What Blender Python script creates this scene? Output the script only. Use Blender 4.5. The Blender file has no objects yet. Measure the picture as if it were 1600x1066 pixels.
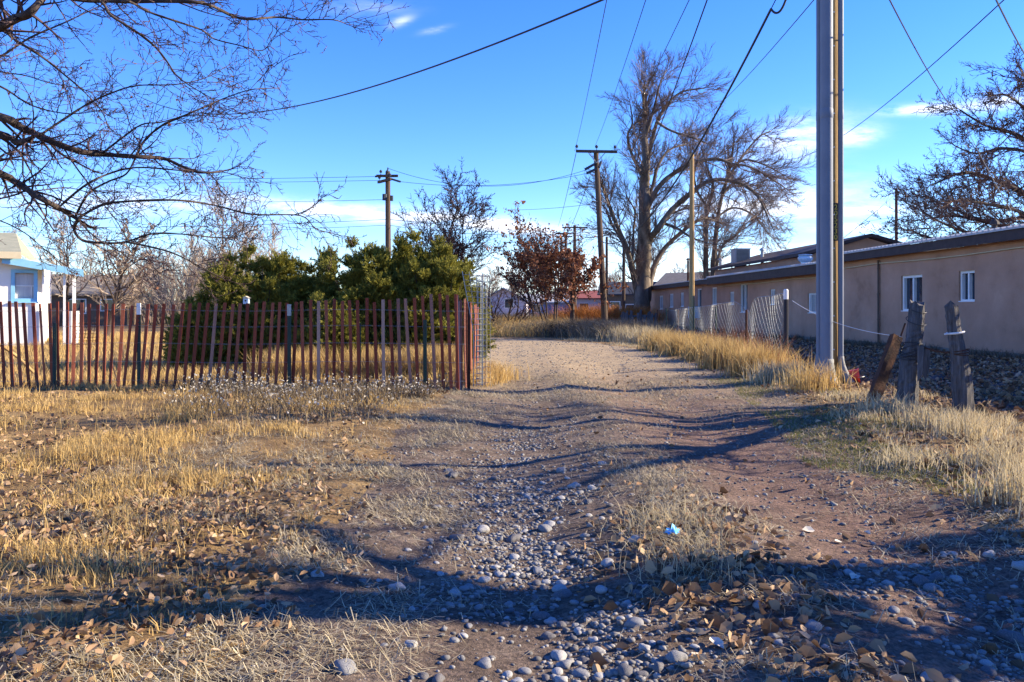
import bpy, math, random
import numpy as np

C = bpy.context.scene.collection
SC = bpy.context.scene
F, CX, HY, H = 1244.0, 800.0, 484.0, 1.25          # focal length and horizon of the photograph (pixels), eye height (m)
R2D = math.radians


def P(px, py, Y):
    """world point that the photograph shows at (px, py) when it stands Y metres away"""
    return np.array(((px - CX) / F * Y, Y, H - (py - HY) / F * Y))


# ------------------------------------------------------------------ noise and terrain
def _hash(ix, iy, seed):
    n = (ix.astype(np.int64) * 374761393 + iy.astype(np.int64) * 668265263 + seed * 1442695041) & 0xFFFFFFFF
    n = ((n ^ (n >> 13)) * 1274126177) & 0xFFFFFFFF
    n = (n ^ (n >> 16)) & 0xFFFFFFFF
    return n / 4294967295.0


def vnoise(x, y, seed=0):
    x = np.asarray(x, float); y = np.asarray(y, float)
    ix, iy = np.floor(x), np.floor(y)
    fx, fy = x - ix, y - iy
    fx = fx * fx * (3 - 2 * fx); fy = fy * fy * (3 - 2 * fy)
    a, b = _hash(ix, iy, seed), _hash(ix + 1, iy, seed)
    c, d = _hash(ix, iy + 1, seed), _hash(ix + 1, iy + 1, seed)
    return a + (b - a) * fx + (c - a) * fy + (a - b - c + d) * fx * fy


def fbm(x, y, seed=0, oct=4):
    s, a, t = 0, .5, 0
    for k in range(oct):
        s = s + a * vnoise(x * 2 ** k, y * 2 ** k, seed + k * 17); t += a; a *= .5
    return s / t


LY = [0, 4, 6, 9, 12.3, 18, 25, 30, 33.8, 37, 41, 60]
LL = [-1.0, -1.05, -1.1, -1.1, -.85, -.75, -.9, -1.6, -4.5, -10, -25, -60]
LR = [2.7, 2.75, 2.95, 3.6, 4.1, 4.2, 3.9, 3.0, 0.8, -3.5, -18, -55]


def lane_l(y): return np.interp(y, LY, LL)
def lane_r(y): return np.interp(y, LY, LR)


def gz(x, y):
    """ground height"""
    x = np.asarray(x, float); y = np.asarray(y, float)
    l, r = lane_l(y), lane_r(y)
    inl = 1 / (1 + np.exp(np.clip(-(x - l) * 7, -50, 50))) / (1 + np.exp(np.clip((x - r) * 7, -50, 50)))
    near = np.clip((26 - y) / 16, 0, 1)
    wob = .12 * np.sin(y * .8)
    z = -.055 * np.exp(-((x - .05 - wob) / .42) ** 2) - .06 * np.exp(-((x - 2.05 - wob) / .45) ** 2)
    z = z + .045 * np.exp(-((x - 1.0 - wob) / .34) ** 2)
    z = z * near * inl
    z = z + (1 - inl) * .05 * np.clip(near + .3, 0, 1)
    fade = np.clip((60 - y) / 50, 0, 1)
    z = z + fade * (.10 * (fbm(x * .45, y * .45, 3, 3) - .5) + .05 * (fbm(x * 2.2, y * 2.2, 9, 2) - .5))
    z = z + fade * (1 - inl) * .05 * (fbm(x * 5, y * 5, 21, 2) - .5)
    z = z + np.clip((14 - y) / 10, 0, 1) * inl * .022 * (fbm(x * 14, y * 14, 33, 2) - .5)
    return z


def G(px, py):
    """ground point seen at (px, py)"""
    Y = H * F / (py - HY)
    x = (px - CX) / F * Y
    return np.array((x, Y, float(gz(x, Y))))


def gp(x, y, dz=0.0): return np.array((x, y, float(gz(x, y)) + dz))


# ------------------------------------------------------------------ mesh building
class MB:
    def __init__(s): s.v, s.f, s.n = [], [], 0

    def add(s, V, *Fs):
        V = np.asarray(V, float).reshape(-1, 3)
        for f in Fs:
            if isinstance(f, list):
                for k in sorted(set(len(q) for q in f)): s.f.append(np.asarray([q for q in f if len(q) == k], np.int64) + s.n)
            elif f.size: s.f.append(np.asarray(f, np.int64) + s.n)
        s.v.append(V); s.n += len(V)

    def obox(s, O, U, V, W, u, v, w):
        O, U, V, W = (np.asarray(a, float) for a in (O, U, V, W))
        p = [O + U * a + V * b + W * c for c in w for b in v for a in u]
        s.add(p, [(0, 2, 3, 1), (4, 5, 7, 6), (0, 1, 5, 4), (2, 6, 7, 3), (0, 4, 6, 2), (1, 3, 7, 5)])

    def box(s, x, y, z): s.obox((0, 0, 0), (1, 0, 0), (0, 1, 0), (0, 0, 1), x, y, z)

    def poly(s, pts): s.add(pts, [tuple(range(len(pts)))])

    def tube(s, pts, r, sides=8, cap=True):
        p = np.asarray(pts, float); n = len(p)
        r = np.broadcast_to(np.asarray(r, float), (n,)) if np.ndim(r) < 2 else r
        t = np.gradient(p, axis=0); t /= np.linalg.norm(t, axis=1)[:, None] + 1e-12
        m = np.abs(t.mean(0)); ref = np.eye(3)[int(np.argmin(m))]
        a = np.cross(t, ref); a /= np.linalg.norm(a, axis=1)[:, None] + 1e-12
        b = np.cross(t, a)
        th = np.arange(sides) * 2 * math.pi / sides
        V = p[:, None] + r[:, None, None] * (a[:, None] * np.cos(th)[None, :, None] + b[:, None] * np.sin(th)[None, :, None])
        i = np.arange(n - 1)[:, None] * sides; k = np.arange(sides)[None]; k2 = (k + 1) % sides
        q = np.stack([i + k, i + sides + k, i + sides + k2, i + k2], -1).reshape(-1, 4)
        s.add(V.reshape(-1, 3), q)
        if cap and sides > 2:
            o = s.n - n * sides
            s.f.append(np.array([[o + j for j in range(sides)]])); s.f.append(np.array([[o + (n - 1) * sides + j for j in reversed(range(sides))]]))

    def segs(s, p0, p1, r0, r1, sides=3):
        """many straight tapered twigs at once"""
        p0 = np.asarray(p0, float); p1 = np.asarray(p1, float)
        if not len(p0): return
        r0 = np.asarray(r0, float); r1 = np.asarray(r1, float)
        t = p1 - p0; t /= np.linalg.norm(t, axis=1)[:, None] + 1e-12
        ref = np.where(np.abs(t[:, 2:3]) < .8, np.array([[0, 0, 1.]]), np.array([[1., 0, 0]]))
        a = np.cross(t, ref); a /= np.linalg.norm(a, axis=1)[:, None] + 1e-12
        b = np.cross(t, a)
        th = np.arange(sides) * 2 * math.pi / sides
        ring = a[:, None] * np.cos(th)[None, :, None] + b[:, None] * np.sin(th)[None, :, None]
        A = p0[:, None] + ring * r0[:, None, None]; B = p1[:, None] + ring * r1[:, None, None]
        V = np.concatenate([A, B], 1).reshape(-1, 3)
        o = np.arange(len(p0))[:, None] * 2 * sides; k = np.arange(sides)[None]; k2 = (k + 1) % sides
        q = np.stack([o + k, o + sides + k, o + sides + k2, o + k2], -1).reshape(-1, 4)
        s.add(V, q)

    def build(s, name, m, parent=None, smooth=False):
        V = np.concatenate(s.v) if s.v else np.zeros((0, 3))
        me = bpy.data.meshes.new(name)
        tot = np.concatenate([np.full(len(f), f.shape[1]) for f in s.f]).astype(np.int32)
        idx = np.concatenate([f.ravel() for f in s.f]).astype(np.int32)
        me.vertices.add(len(V)); me.vertices.foreach_set('co', V.astype(np.float32).ravel())
        me.loops.add(len(idx)); me.loops.foreach_set('vertex_index', idx)
        me.polygons.add(len(tot))
        me.polygons.foreach_set('loop_start', (np.cumsum(tot) - tot).astype(np.int32))
        me.polygons.foreach_set('loop_total', tot)
        me.polygons.foreach_set('use_smooth', np.full(len(tot), bool(smooth)))
        me.update(calc_edges=True); me.validate()
        if m: me.materials.append(m)
        o = bpy.data.objects.new(name, me); C.objects.link(o)
        if parent:
            o.parent = parent
            o.matrix_parent_inverse = parent.matrix_basis.inverted()
        return o


def tag(o, label=None, cat=None, group=None, kind=None):
    if label: o['label'] = label
    if cat: o['category'] = cat
    if group: o['group'] = group
    if kind: o['kind'] = kind
    return o


def thing(name, loc, label, cat, group=None):
    o = bpy.data.objects.new(name, None); C.objects.link(o)
    o.empty_display_size = .2
    o.location = [float(a) for a in loc]
    from mathutils import Matrix
    o.matrix_basis = Matrix.Translation(o.location)
    return tag(o, label, cat, group)


def copy_thing(o, loc, rz=0, sc=1.0, label=None, sz=None):
    c = o.copy(); C.objects.link(c)
    for ch in [k for k in bpy.data.objects if k.parent == o]:
        d = ch.copy(); C.objects.link(d); d.parent = c; d.matrix_parent_inverse = ch.matrix_parent_inverse
        for g in [k for k in bpy.data.objects if k.parent == ch]:
            e = g.copy(); C.objects.link(e); e.parent = d
    c.location = [float(a) for a in loc]; c.rotation_euler = (0, 0, rz)
    c.scale = (sc, sc, sz if sz else sc)
    if label: c['label'] = label
    return c


# ------------------------------------------------------------------ materials
def nn(nt, t, **k):
    n = nt.nodes.new(t)
    for a, b in k.items(): setattr(n, a, b)
    return n


def ramp(nt, fac, stops):
    r = nn(nt, 'ShaderNodeValToRGB'); e = r.color_ramp.elements
    while len(e) > 1: e.remove(e[-1])
    e[0].position = stops[0][0]; e[0].color = (*stops[0][1], 1)
    for p, c in stops[1:]:
        x = e.new(p); x.color = (*c, 1)
    nt.links.new(fac, r.inputs[0]); return r.outputs[0]


def mix(nt, f, a, b, mode='MIX'):
    m = nn(nt, 'ShaderNodeMix', data_type='RGBA', blend_type=mode)
    for s, v in ((0, f), (6, a), (7, b)):
        if isinstance(v, bpy.types.NodeSocket): nt.links.new(v, m.inputs[s])
        else: m.inputs[s].default_value = v if s == 0 else (*v, 1)
    return m.outputs[2]


def mth(nt, op, a, b=None, c=None, clamp=False):
    m = nn(nt, 'ShaderNodeMath', operation=op, use_clamp=clamp)
    for i, v in enumerate((a, b, c)):
        if v is None: continue
        if isinstance(v, bpy.types.NodeSocket): nt.links.new(v, m.inputs[i])
        else: m.inputs[i].default_value = v
    return m.outputs[0]


def noise(nt, co, scale, detail=4, rough=.6, w=None):
    n = nn(nt, 'ShaderNodeTexNoise'); n.inputs['Scale'].default_value = scale
    n.inputs['Detail'].default_value = detail; n.inputs['Roughness'].default_value = rough
    if co is not None: nt.links.new(co, n.inputs['Vector'])
    return n.outputs['Fac']


def material(name, cols, scale=6., rough=.9, bump=0., bscale=None, island=0., metal=0., transl=0., stretch=None, spec=.3, coat=0.):
    """cols: colours from dark to light picked by noise; island: how much each loose piece varies on its own"""
    m = bpy.data.materials.new(name); m.use_nodes = True
    nt = m.node_tree; b = nt.nodes['Principled BSDF']
    co = nn(nt, 'ShaderNodeTexCoord').outputs['Object']
    if stretch:
        mp = nn(nt, 'ShaderNodeMapping'); mp.inputs['Scale'].default_value = stretch
        nt.links.new(co, mp.inputs[0]); co = mp.outputs[0]
    f = noise(nt, co, scale, 5, .65)
    if island:
        rnd = nn(nt, 'ShaderNodeNewGeometry').outputs['Random Per Island']
        f2 = mth(nt, 'ADD', mth(nt, 'MULTIPLY', f, 1 - island), mth(nt, 'MULTIPLY', rnd, island))
    else:
        f2 = mth(nt, 'MULTIPLY_ADD', f, 1.8, -.4, clamp=True)
    n = len(cols)
    c = ramp(nt, f2, [(i / max(1, n - 1), cols[i]) for i in range(n)])
    nt.links.new(c, b.inputs['Base Color'])
    b.inputs['Roughness'].default_value = rough; b.inputs['Metallic'].default_value = metal
    b.inputs['Specular IOR Level'].default_value = spec
    if bump:
        bn = nn(nt, 'ShaderNodeBump'); bn.inputs['Strength'].default_value = min(1, bump); bn.inputs['Distance'].default_value = .02
        nt.links.new(noise(nt, co, bscale or scale * 4, 6, .7), bn.inputs['Height']); nt.links.new(bn.outputs[0], b.inputs['Normal'])
    if transl:
        tr = nn(nt, 'ShaderNodeBsdfTranslucent'); nt.links.new(c, tr.inputs[0])
        ms = nn(nt, 'ShaderNodeMixShader'); ms.inputs[0].default_value = transl
        nt.links.new(b.outputs[0], ms.inputs[1]); nt.links.new(tr.outputs[0], ms.inputs[2])
        nt.links.new(ms.outputs[0], nt.nodes['Material Output'].inputs[0])
    return m


M = {}
M['bark'] = material('bark', [(.018, .012, .011), (.05, .036, .031), (.13, .10, .083)], 5, .95, 1, 30, stretch=(1, 1, .25))
M['bark_grey'] = material('bark_grey', [(.045, .035, .027), (.125, .098, .073), (.31, .25, .19)], 2.6, .95, 1, 9, stretch=(1, 1, .22))
M['twig'] = material('twig', [(.02, .010, .011), (.05, .028, .029), (.12, .075, .07)], 8, .8, island=.5)
M['twig_pale'] = material('twig_pale', [(.20, .155, .12), (.34, .27, .21), (.46, .38, .30)], 3, .9, island=.5)
M['twig_tan'] = material('twig_tan', [(.09, .058, .046), (.17, .12, .097), (.29, .215, .175)], 3, .9, island=.5)
M['twig_rust'] = material('twig_rust', [(.045, .023, .02), (.09, .05, .04), (.17, .10, .08)], 3, .9, island=.5)
M['wood_pole'] = material('wood_pole', [(.045, .03, .022), (.09, .06, .042), (.15, .105, .075)], 3, .9, .6, 30, stretch=(4, 4, .2))
M['wood_tan'] = material('wood_tan', [(.16, .09, .035), (.38, .24, .10), (.52, .36, .17)], 3, .85, .5, 30, stretch=(4, 4, .15))
M['wood_grey'] = material('wood_grey', [(.03, .027, .028), (.10, .095, .10), (.21, .20, .21)], 6, .95, 1, 25, stretch=(5, 5, .35))
M['rust'] = material('rust', [(.028, .014, .010), (.08, .034, .02), (.17, .065, .03)], 9, .9, .8, 40)
M['lath'] = material('lath', [(.12, .024, .013), (.24, .056, .03), (.36, .13, .075)], 5, .85, .4, 40, island=.55, stretch=(3, 3, .4))
M['lath_bleached'] = material('lath_bleached', [(.18, .07, .05), (.32, .16, .12), (.44, .32, .26)], 5, .9, .4, 40, island=.5, stretch=(3, 3, .4))
M['lath_orange'] = material('lath_orange', [(.10, .028, .018), (.19, .058, .034), (.32, .14, .10)], 5, .85, .3, 40, island=.5)
M['galv'] = material('galv', [(.26, .28, .30), (.40, .42, .43)], 8, .5, 0, metal=.55)
M['conduit'] = material('conduit', [(.13, .155, .205), (.185, .215, .275)], 2, .6, .15, 40, metal=.0, spec=.25)
M['sleeve'] = material('sleeve', [(.16, .165, .17), (.26, .265, .27)], 9, .7, .5, 30)
M['mesh_wire'] = material('mesh_wire', [(.26, .28, .27), (.42, .43, .41)], 8, .6, metal=.3)
M['wire_dark'] = material('wire_dark', [(.02, .02, .025), (.04, .04, .045)], 3, .6)
M['green_post'] = material('green_post', [(.012, .03, .025), (.025, .05, .04)], 9, .6, .2)
M['white_paint'] = material('white_paint', [(.66, .65, .63), (.80, .79, .77)], 4, .6, .1)
M['white_wall'] = material('white_wall', [(.68, .66, .62), (.80, .79, .75)], 2, .8, .15, 20)
M['blue_paint'] = material('blue_paint', [(.18, .42, .62), (.26, .52, .72)], 4, .6, .1)
M['shaded_white_grey_wall'] = material('shaded_white_grey_wall', [(.46, .44, .52), (.54, .52, .60)], 2, .8)  # white wall with bluish shade put into the colour; also used for grey walls
M['blue_wall'] = material('blue_wall', [(.16, .20, .36), (.22, .26, .42)], 2, .8)
M['stucco'] = material('stucco', [(.28, .155, .098), (.41, .235, .155), (.475, .28, .19), (.55, .345, .245)], .8, .95, .7, 45)
M['stucco_base'] = material('stucco_base', [(.10, .085, .07), (.28, .23, .19)], 5, .95, .6, 30)
M['fascia'] = material('fascia', [(.03, .02, .02), (.07, .048, .046)], 4, .7, .2)
M['roof_metal'] = material('roof_metal', [(.34, .34, .35), (.50, .50, .50)], 3, .6, 0, metal=.2)
M['roof_grey'] = material('roof_grey', [(.13, .115, .10), (.24, .21, .175)], 3, .9, .5, 30)
M['roof_green'] = material('roof_green', [(.20, .21, .15), (.32, .31, .23)], 3, .9, .5, 30)
M['roof_dark'] = material('roof_dark', [(.03, .035, .05), (.06, .07, .09)], 3, .9, .3)
M['roof_red'] = material('roof_red', [(.18, .05, .045), (.26, .08, .07)], 3, .9, .3)
M['glass'] = material('glass', [(.012, .018, .03), (.03, .045, .07)], 1.2, .06, 0, spec=.6)
M['curtain'] = material('curtain', [(.4, .4, .42), (.6, .6, .6)], 6, .9, stretch=(6, 6, .3))
M['cream'] = material('cream', [(.5, .42, .27), (.6, .52, .36)], 3, .9)
M['brown_wall'] = material('brown_wall', [(.10, .07, .05), (.17, .12, .09)], 3, .9)
M['cooler'] = material('cooler', [(.34, .29, .26), (.42, .37, .33)], 4, .7, .2)
M['vent_blue'] = material('vent_blue', [(.40, .52, .62), (.55, .66, .74)], 5, .5, metal=.2)
M['grass_gold'] = material('grass_gold', [(.26, .16, .055), (.50, .34, .13), (.68, .51, .23)], 1.2, .8, island=.55, transl=.35)
M['grass_pale'] = material('grass_pale', [(.30, .24, .13), (.50, .41, .25), (.66, .57, .38)], 1.2, .8, island=.6, transl=.35)
M['straw'] = material('straw', [(.13, .10, .06), (.30, .25, .16), (.52, .45, .31)], 2.5, .85, island=.6)
M['grass_green'] = material('grass_green', [(.09, .11, .025), (.17, .17, .05), (.30, .26, .09)], 2, .8, island=.6, transl=.3)
M['leaf_litter'] = material('leaf_litter', [(.07, .04, .025), (.19, .11, .06), (.34, .225, .13), (.50, .38, .25)], 3, .85, island=.75, transl=.12)
M['leaf_pale'] = material('leaf_pale', [(.42, .37, .30), (.62, .57, .48)], 5, .8, island=.5)
M['leaf_rust'] = material('leaf_rust', [(.10, .04, .024), (.24, .095, .05), (.40, .20, .10)], 3, .85, island=.75, transl=.25)
M['juniper'] = material('juniper', [(.035, .045, .01), (.115, .12, .022), (.28, .255, .04), (.48, .39, .08)], 1.6, .8, island=.35, transl=.3)
M['brush'] = material('brush', [(.09, .065, .04), (.22, .17, .11), (.38, .31, .20)], 2, .9, island=.6)
M['weed_dark'] = material('weed_dark', [(.05, .04, .028), (.12, .09, .06), (.22, .18, .12)], 2, .9, island=.6)
M['seed_white'] = material('seed_white', [(.36, .33, .28), (.62, .58, .50)], 4, .9, island=.6, transl=.2)
M['weed_rust'] = material('weed_rust', [(.14, .05, .03), (.26, .10, .05), (.36, .19, .10)], 2, .9, island=.6)
M['brush_orange'] = material('brush_orange', [(.26, .08, .018), (.46, .17, .035), (.55, .28, .08)], 2, .9, island=.6, transl=.2)
M['cobble'] = material('cobble', [(.10, .098, .102), (.19, .19, .195), (.31, .30, .295)], 7, .75, .3, 50)
M['cobble_dark'] = material('cobble_dark', [(.05, .048, .05), (.11, .105, .11), (.18, .17, .17)], 7, .7, .3, 50)
M['cobble_pale'] = material('cobble_pale', [(.19, .187, .185), (.30, .295, .29), (.42, .41, .395)], 7, .8, .3, 50)
M['gravel'] = material('gravel', [(.07, .067, .067), (.16, .155, .152), (.32, .305, .29)], 9, .85, .2, 60, island=.7)
M['plastic_blue'] = material('plastic_blue', [(.08, .40, .70), (.16, .52, .80)], 5, .4)
M['plastic_red'] = material('plastic_red', [(.55, .05, .03), (.70, .09, .05)], 5, .4)
M['plate_dark'] = material('plate_dark', [(.012, .012, .02), (.02, .02, .03)], 5, .5)
M['digit'] = material('digit', [(.62, .46, .06), (.72, .56, .10)], 5, .6)
M['paper'] = material('paper', [(.6, .62, .66), (.72, .73, .75)], 5, .8)
M['car_white'] = material('car_white', [(.62, .63, .65), (.68, .69, .70)], 3, .25, spec=.6)
M['rubber'] = material('rubber', [(.015, .015, .016), (.03, .03, .03)], 8, .8)
M['hill'] = material('hill', [(.16, .13, .16), (.24, .19, .21)], .01, .95)


def soil_material(name, kind):
    """soil, straw and dirt mixed by noise over the ground"""
    m = bpy.data.materials.new(name); m.use_nodes = True
    nt = m.node_tree; b = nt.nodes['Principled BSDF']
    co = nn(nt, 'ShaderNodeTexCoord').outputs['Object']
    big, mid, fine = noise(nt, co, .5, 4), noise(nt, co, 3.5, 5, .7), noise(nt, co, 38, 5, .75)
    tiny = noise(nt, co, 130, 3, .8)
    if kind == 'lane':
        a = ramp(nt, mid, [(.3, (.075, .057, .046)), (.5, (.135, .10, .078)), (.7, (.21, .168, .132))])
        red = ramp(nt, mid, [(.3, (.105, .066, .052)), (.7, (.215, .14, .107))])
        sx = nn(nt, 'ShaderNodeSeparateXYZ'); nt.links.new(co, sx.inputs[0])
        wx = mth(nt, 'ADD', sx.outputs[0], mth(nt, 'MULTIPLY', mid, .8))
        f = mth(nt, 'MULTIPLY', mth(nt, 'SUBTRACT', wx, 1.3, clamp=True), mth(nt, 'SUBTRACT', 4.0, wx, clamp=True))
        c = mix(nt, f, a, red)
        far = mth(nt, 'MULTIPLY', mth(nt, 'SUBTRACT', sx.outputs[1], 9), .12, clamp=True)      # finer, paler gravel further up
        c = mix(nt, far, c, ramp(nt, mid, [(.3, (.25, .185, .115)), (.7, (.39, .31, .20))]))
        far2 = None
        speck = ramp(nt, fine, [(.42, (.55, .55, .56)), (.5, (1, 1, 1)), (.62, (1.5, 1.45, 1.4))])
        c = mix(nt, .85, c, speck, 'MULTIPLY')
    else:
        a = ramp(nt, mid, [(.25, (.10, .062, .03)), (.5, (.24, .155, .07)), (.75, (.40, .28, .13))])
        d = ramp(nt, mid, [(.3, (.09, .06, .035)), (.7, (.19, .13, .07))])
        c = mix(nt, mth(nt, 'MULTIPLY_ADD', big, 3, -1.2, clamp=True), a, d)
        sx = nn(nt, 'ShaderNodeSeparateXYZ'); nt.links.new(co, sx.inputs[0])
        yard = mth(nt, 'MULTIPLY', mth(nt, 'SUBTRACT', sx.outputs[0], 5.6), 2, clamp=True)     # dark leafy yard soil, with the building's shade put into its colour
        c = mix(nt, mth(nt, 'MULTIPLY', yard, .9), c, ramp(nt, mid, [(.3, (.05, .045, .048)), (.7, (.12, .105, .11))]))
        speck = ramp(nt, fine, [(.38, (.5, .48, .46)), (.5, (1, 1, 1)), (.64, (1.5, 1.45, 1.35))])
        c = mix(nt, .7, c, speck, 'MULTIPLY')
    nt.links.new(c, b.inputs['Base Color'])
    b.inputs['Roughness'].default_value = .95; b.inputs['Specular IOR Level'].default_value = .15
    hgt = mth(nt, 'ADD', mth(nt, 'MULTIPLY', fine, .7), mth(nt, 'MULTIPLY', tiny, .3))
    bn = nn(nt, 'ShaderNodeBump'); bn.inputs['Strength'].default_value = .9; bn.inputs['Distance'].default_value = .03
    nt.links.new(hgt, bn.inputs['Height']); nt.links.new(bn.outputs[0], b.inputs['Normal'])
    return m


# ------------------------------------------------------------------ ground and lane
def axis(a0, a1, d0, g0, far):
    """coordinates spaced d0 between a0 and a1 and ever wider beyond, out to +-far"""
    v = list(np.arange(a0, a1 + 1e-6, d0)); st = d0
    while v[-1] < far: st *= g0; v.append(v[-1] + st)
    st = d0; w = [v[0]]
    while w[-1] > -far: st *= g0; w.append(w[-1] - st)
    return np.array(w[:0:-1] + v)


gx = axis(-2.6, 4.6, .05, 1.035, 2500.)
gy = [-3000., -1000, -300, -100, -40, -15, -5, 0, 1, 1.6]
while gy[-1] < 2600: gy.append(gy[-1] + max(.035, .011 * gy[-1]) if gy[-1] < 60 else gy[-1] * 1.15)
gy = np.array(gy)
XX, YY = np.meshgrid(gx, gy)
nearf = (np.abs(XX) < 80) & (YY < 80) & (YY > -30)
ZZ = np.where(nearf, gz(XX, np.clip(YY, 0, 60)), 0.0)
VV = np.stack([XX, YY, ZZ], -1).reshape(-1, 3)
ny, nx = XX.shape
ii = (np.arange(ny - 1)[:, None] * nx + np.arange(nx - 1)[None])
quads = np.stack([ii, ii + 1, ii + nx + 1, ii + nx], -1)
xc = (XX[:-1, :-1] + XX[1:, 1:]) / 2; yc = (YY[:-1, :-1] + YY[1:, 1:]) / 2
rag = .5 * (fbm(xc * 2.1, yc * 2.1, 5, 3) - .5)
inlane = (xc > lane_l(yc) + rag) & (xc < lane_r(yc) + rag) & (yc < 60) & (yc > -60)
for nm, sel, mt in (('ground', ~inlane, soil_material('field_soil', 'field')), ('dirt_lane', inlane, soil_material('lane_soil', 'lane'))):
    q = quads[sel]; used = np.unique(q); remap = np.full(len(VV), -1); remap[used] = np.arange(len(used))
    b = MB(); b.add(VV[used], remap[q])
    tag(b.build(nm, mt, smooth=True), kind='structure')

rng = np.random.default_rng(7)
# far low hills
b = MB(); hx = np.linspace(-2600, 2600, 160)
hh = 12 + 34 * fbm(hx * .004, hx * 0 + 3, 44, 4)
hh = hh * np.interp(hx, [-2600, -500, 0, 2600], [1.1, 1.0, .55, .5])
rows = [(1500, 0), (1560, .55), (1640, 1), (1900, 0)]
V = [(x * (1 + .05 * k), y, h * f) for k, (y, f) in enumerate(rows) for x, h in zip(hx, hh)]
n = len(hx); fq = [(k * n + i, k * n + i + 1, (k + 1) * n + i + 1, (k + 1) * n + i) for k in range(3) for i in range(n - 1)]
b.add(V, fq); tag(b.build('hills', M['hill'], smooth=True), kind='structure')


# ------------------------------------------------------------------ grass, straw, leaves, gravel
def blades(b, x, y, hgt, wid, lean, z0=None, flat=0.0, rs=rng, bend=.5):
    n = len(x); z = gz(x, y) if z0 is None else z0
    a = rs.uniform(0, 2 * math.pi, n); l = rs.normal(0, 1, n) * lean
    la = rs.uniform(0, 2 * math.pi, n)
    dx, dy = np.cos(a) * wid / 2, np.sin(a) * wid / 2
    ox, oy = np.cos(la) * l * hgt, np.sin(la) * l * hgt
    up = hgt * (1 - flat)
    base = np.stack([x, y, z - .01], -1); mid = base + np.stack([ox * .4, oy * .4, up * .55], -1)
    tip = base + np.stack([ox * (1 + bend), oy * (1 + bend), up], -1)
    d = np.stack([dx, dy, np.zeros(n)], -1)
    V = np.stack([base - d, base + d, mid + d * .8, mid - d * .8, tip], 1).reshape(-1, 3)
    o = np.arange(n)[:, None] * 5
    b.add(V, o + np.array([[0, 1, 2, 3]]), o + np.array([[3, 2, 4]]))


def straws(b, x, y, L, w, lift=.012, rs=rng):
    """dead blades lying on the ground"""
    n = len(x); a = rs.uniform(0, 2 * math.pi, n)
    dx, dy = np.cos(a), np.sin(a)
    p0 = np.stack([x - dx * L / 2, y - dy * L / 2], -1); p1 = np.stack([x + dx * L / 2, y + dy * L / 2], -1)
    pm = (p0 + p1) / 2 + rs.normal(0, .12, (n, 2)) * L[:, None]
    z = [gz(q[:, 0], q[:, 1]) + rs.uniform(.002, lift, n) + (rs.random(n) ** 4) * .05 * k for q, k in ((p0, .3), (pm, 1), (p1, 1.2))]
    side = np.stack([-dy, dx], -1) * (w / 2)[:, None]
    def v3(q, zz): return np.concatenate([q, zz[:, None]], 1)
    V = np.stack([v3(p0 - side, z[0]), v3(p0 + side, z[0]), v3(pm + side, z[1] + .002), v3(pm - side, z[1] + .002), v3(p1, z[2])], 1).reshape(-1, 3)
    o = np.arange(n)[:, None] * 5
    b.add(V, o + np.array([[0, 1, 2, 3]]), o + np.array([[3, 2, 4]]))


def leaves(b, pos, L, rs=rng, tilt=.42, curl=.6):
    """curled ovate leaves"""
    n = len(pos); out = np.array([(-1, 0), (-.45, .5), (.25, .52), (1, 0), (.25, -.52), (-.45, -.5), (0, 0)])
    zc = np.array([.0, 1, 1, .3, 1, 1, -.3])
    a = rs.uniform(0, 2 * math.pi, n)
    u = np.stack([np.cos(a), np.sin(a), rs.normal(0, tilt, n)], -1); u /= np.linalg.norm(u, axis=1)[:, None]
    r = rs.normal(0, 1, (n, 3)); r[:, 2] = np.abs(r[:, 2]) * .3 + 1 / (tilt + .15) * .5
    w = np.cross(u, np.cross(r, u)); w /= np.linalg.norm(w, axis=1)[:, None] + 1e-9
    v = np.cross(w, u)
    cl = rs.normal(.15, curl, n)
    wd = rs.uniform(.7, 1.2, n)
    V = pos[:, None] + L[:, None, None] * .5 * (out[None, :, 0:1] * u[:, None] + out[None, :, 1:2] * wd[:, None, None] * v[:, None] + (zc[None, :] * cl[:, None])[..., None] * w[:, None])
    o = np.arange(n)[:, None] * 7
    b.add(V.reshape(-1, 3), *[o + np.array([[i, (i + 1) % 6, 6]]) for i in range(6)])


def scatter(n, x0, x1, y0, y1, ypow=1.0, rs=rng):
    """random spots, denser towards the viewer's end of the range"""
    t = rs.random(n) ** ypow
    y = y0 * (y1 / y0) ** t if ypow == 1.0 else y0 + (y1 - y0) * t
    return rs.uniform(x0, x1, n), y


def wedge(x, y, m=.6): return np.abs(x) < .66 * y + m


# field before the snow fence
b = MB()
x, y = scatter(520000, -9, 1, 2.2, 13.2)
d = lane_l(y) - x + .45 * (fbm(x * 1.7, y * 1.7, 61, 2) - .5)
pat = fbm(x * 1.1, y * 1.8, 12, 3); cl = fbm(x * 6, y * 6, 13, 2)
keep = wedge(x, y) & (d > .05) & (rng.random(len(x)) < np.clip((pat - .43) * 3.6, .03, 1) * np.clip((cl - .34) * 4, .1, 1) * np.clip(d * 1.1, .05, 1))
keep &= ~((y < 3.4) & (rng.random(len(x)) < .55))
x, y = x[keep], y[keep]
hg = rng.uniform(.035, .10, len(x)) * (.5 + 1.1 * fbm(x * 3, y * 3, 15, 2)) * np.clip(.6 + d[keep] * .5, .6, 1.15)
tall = rng.random(len(x)) < .06; hg[tall] *= 1.8
blades(b, x, y, hg, rng.uniform(.003, .0065, len(x)) * (1 + y * .04), .35)
tag(b.build('dry_grass', M['grass_gold']), 'golden dry grass over the open ground before the red slat fence', 'grass', kind='stuff')

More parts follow.
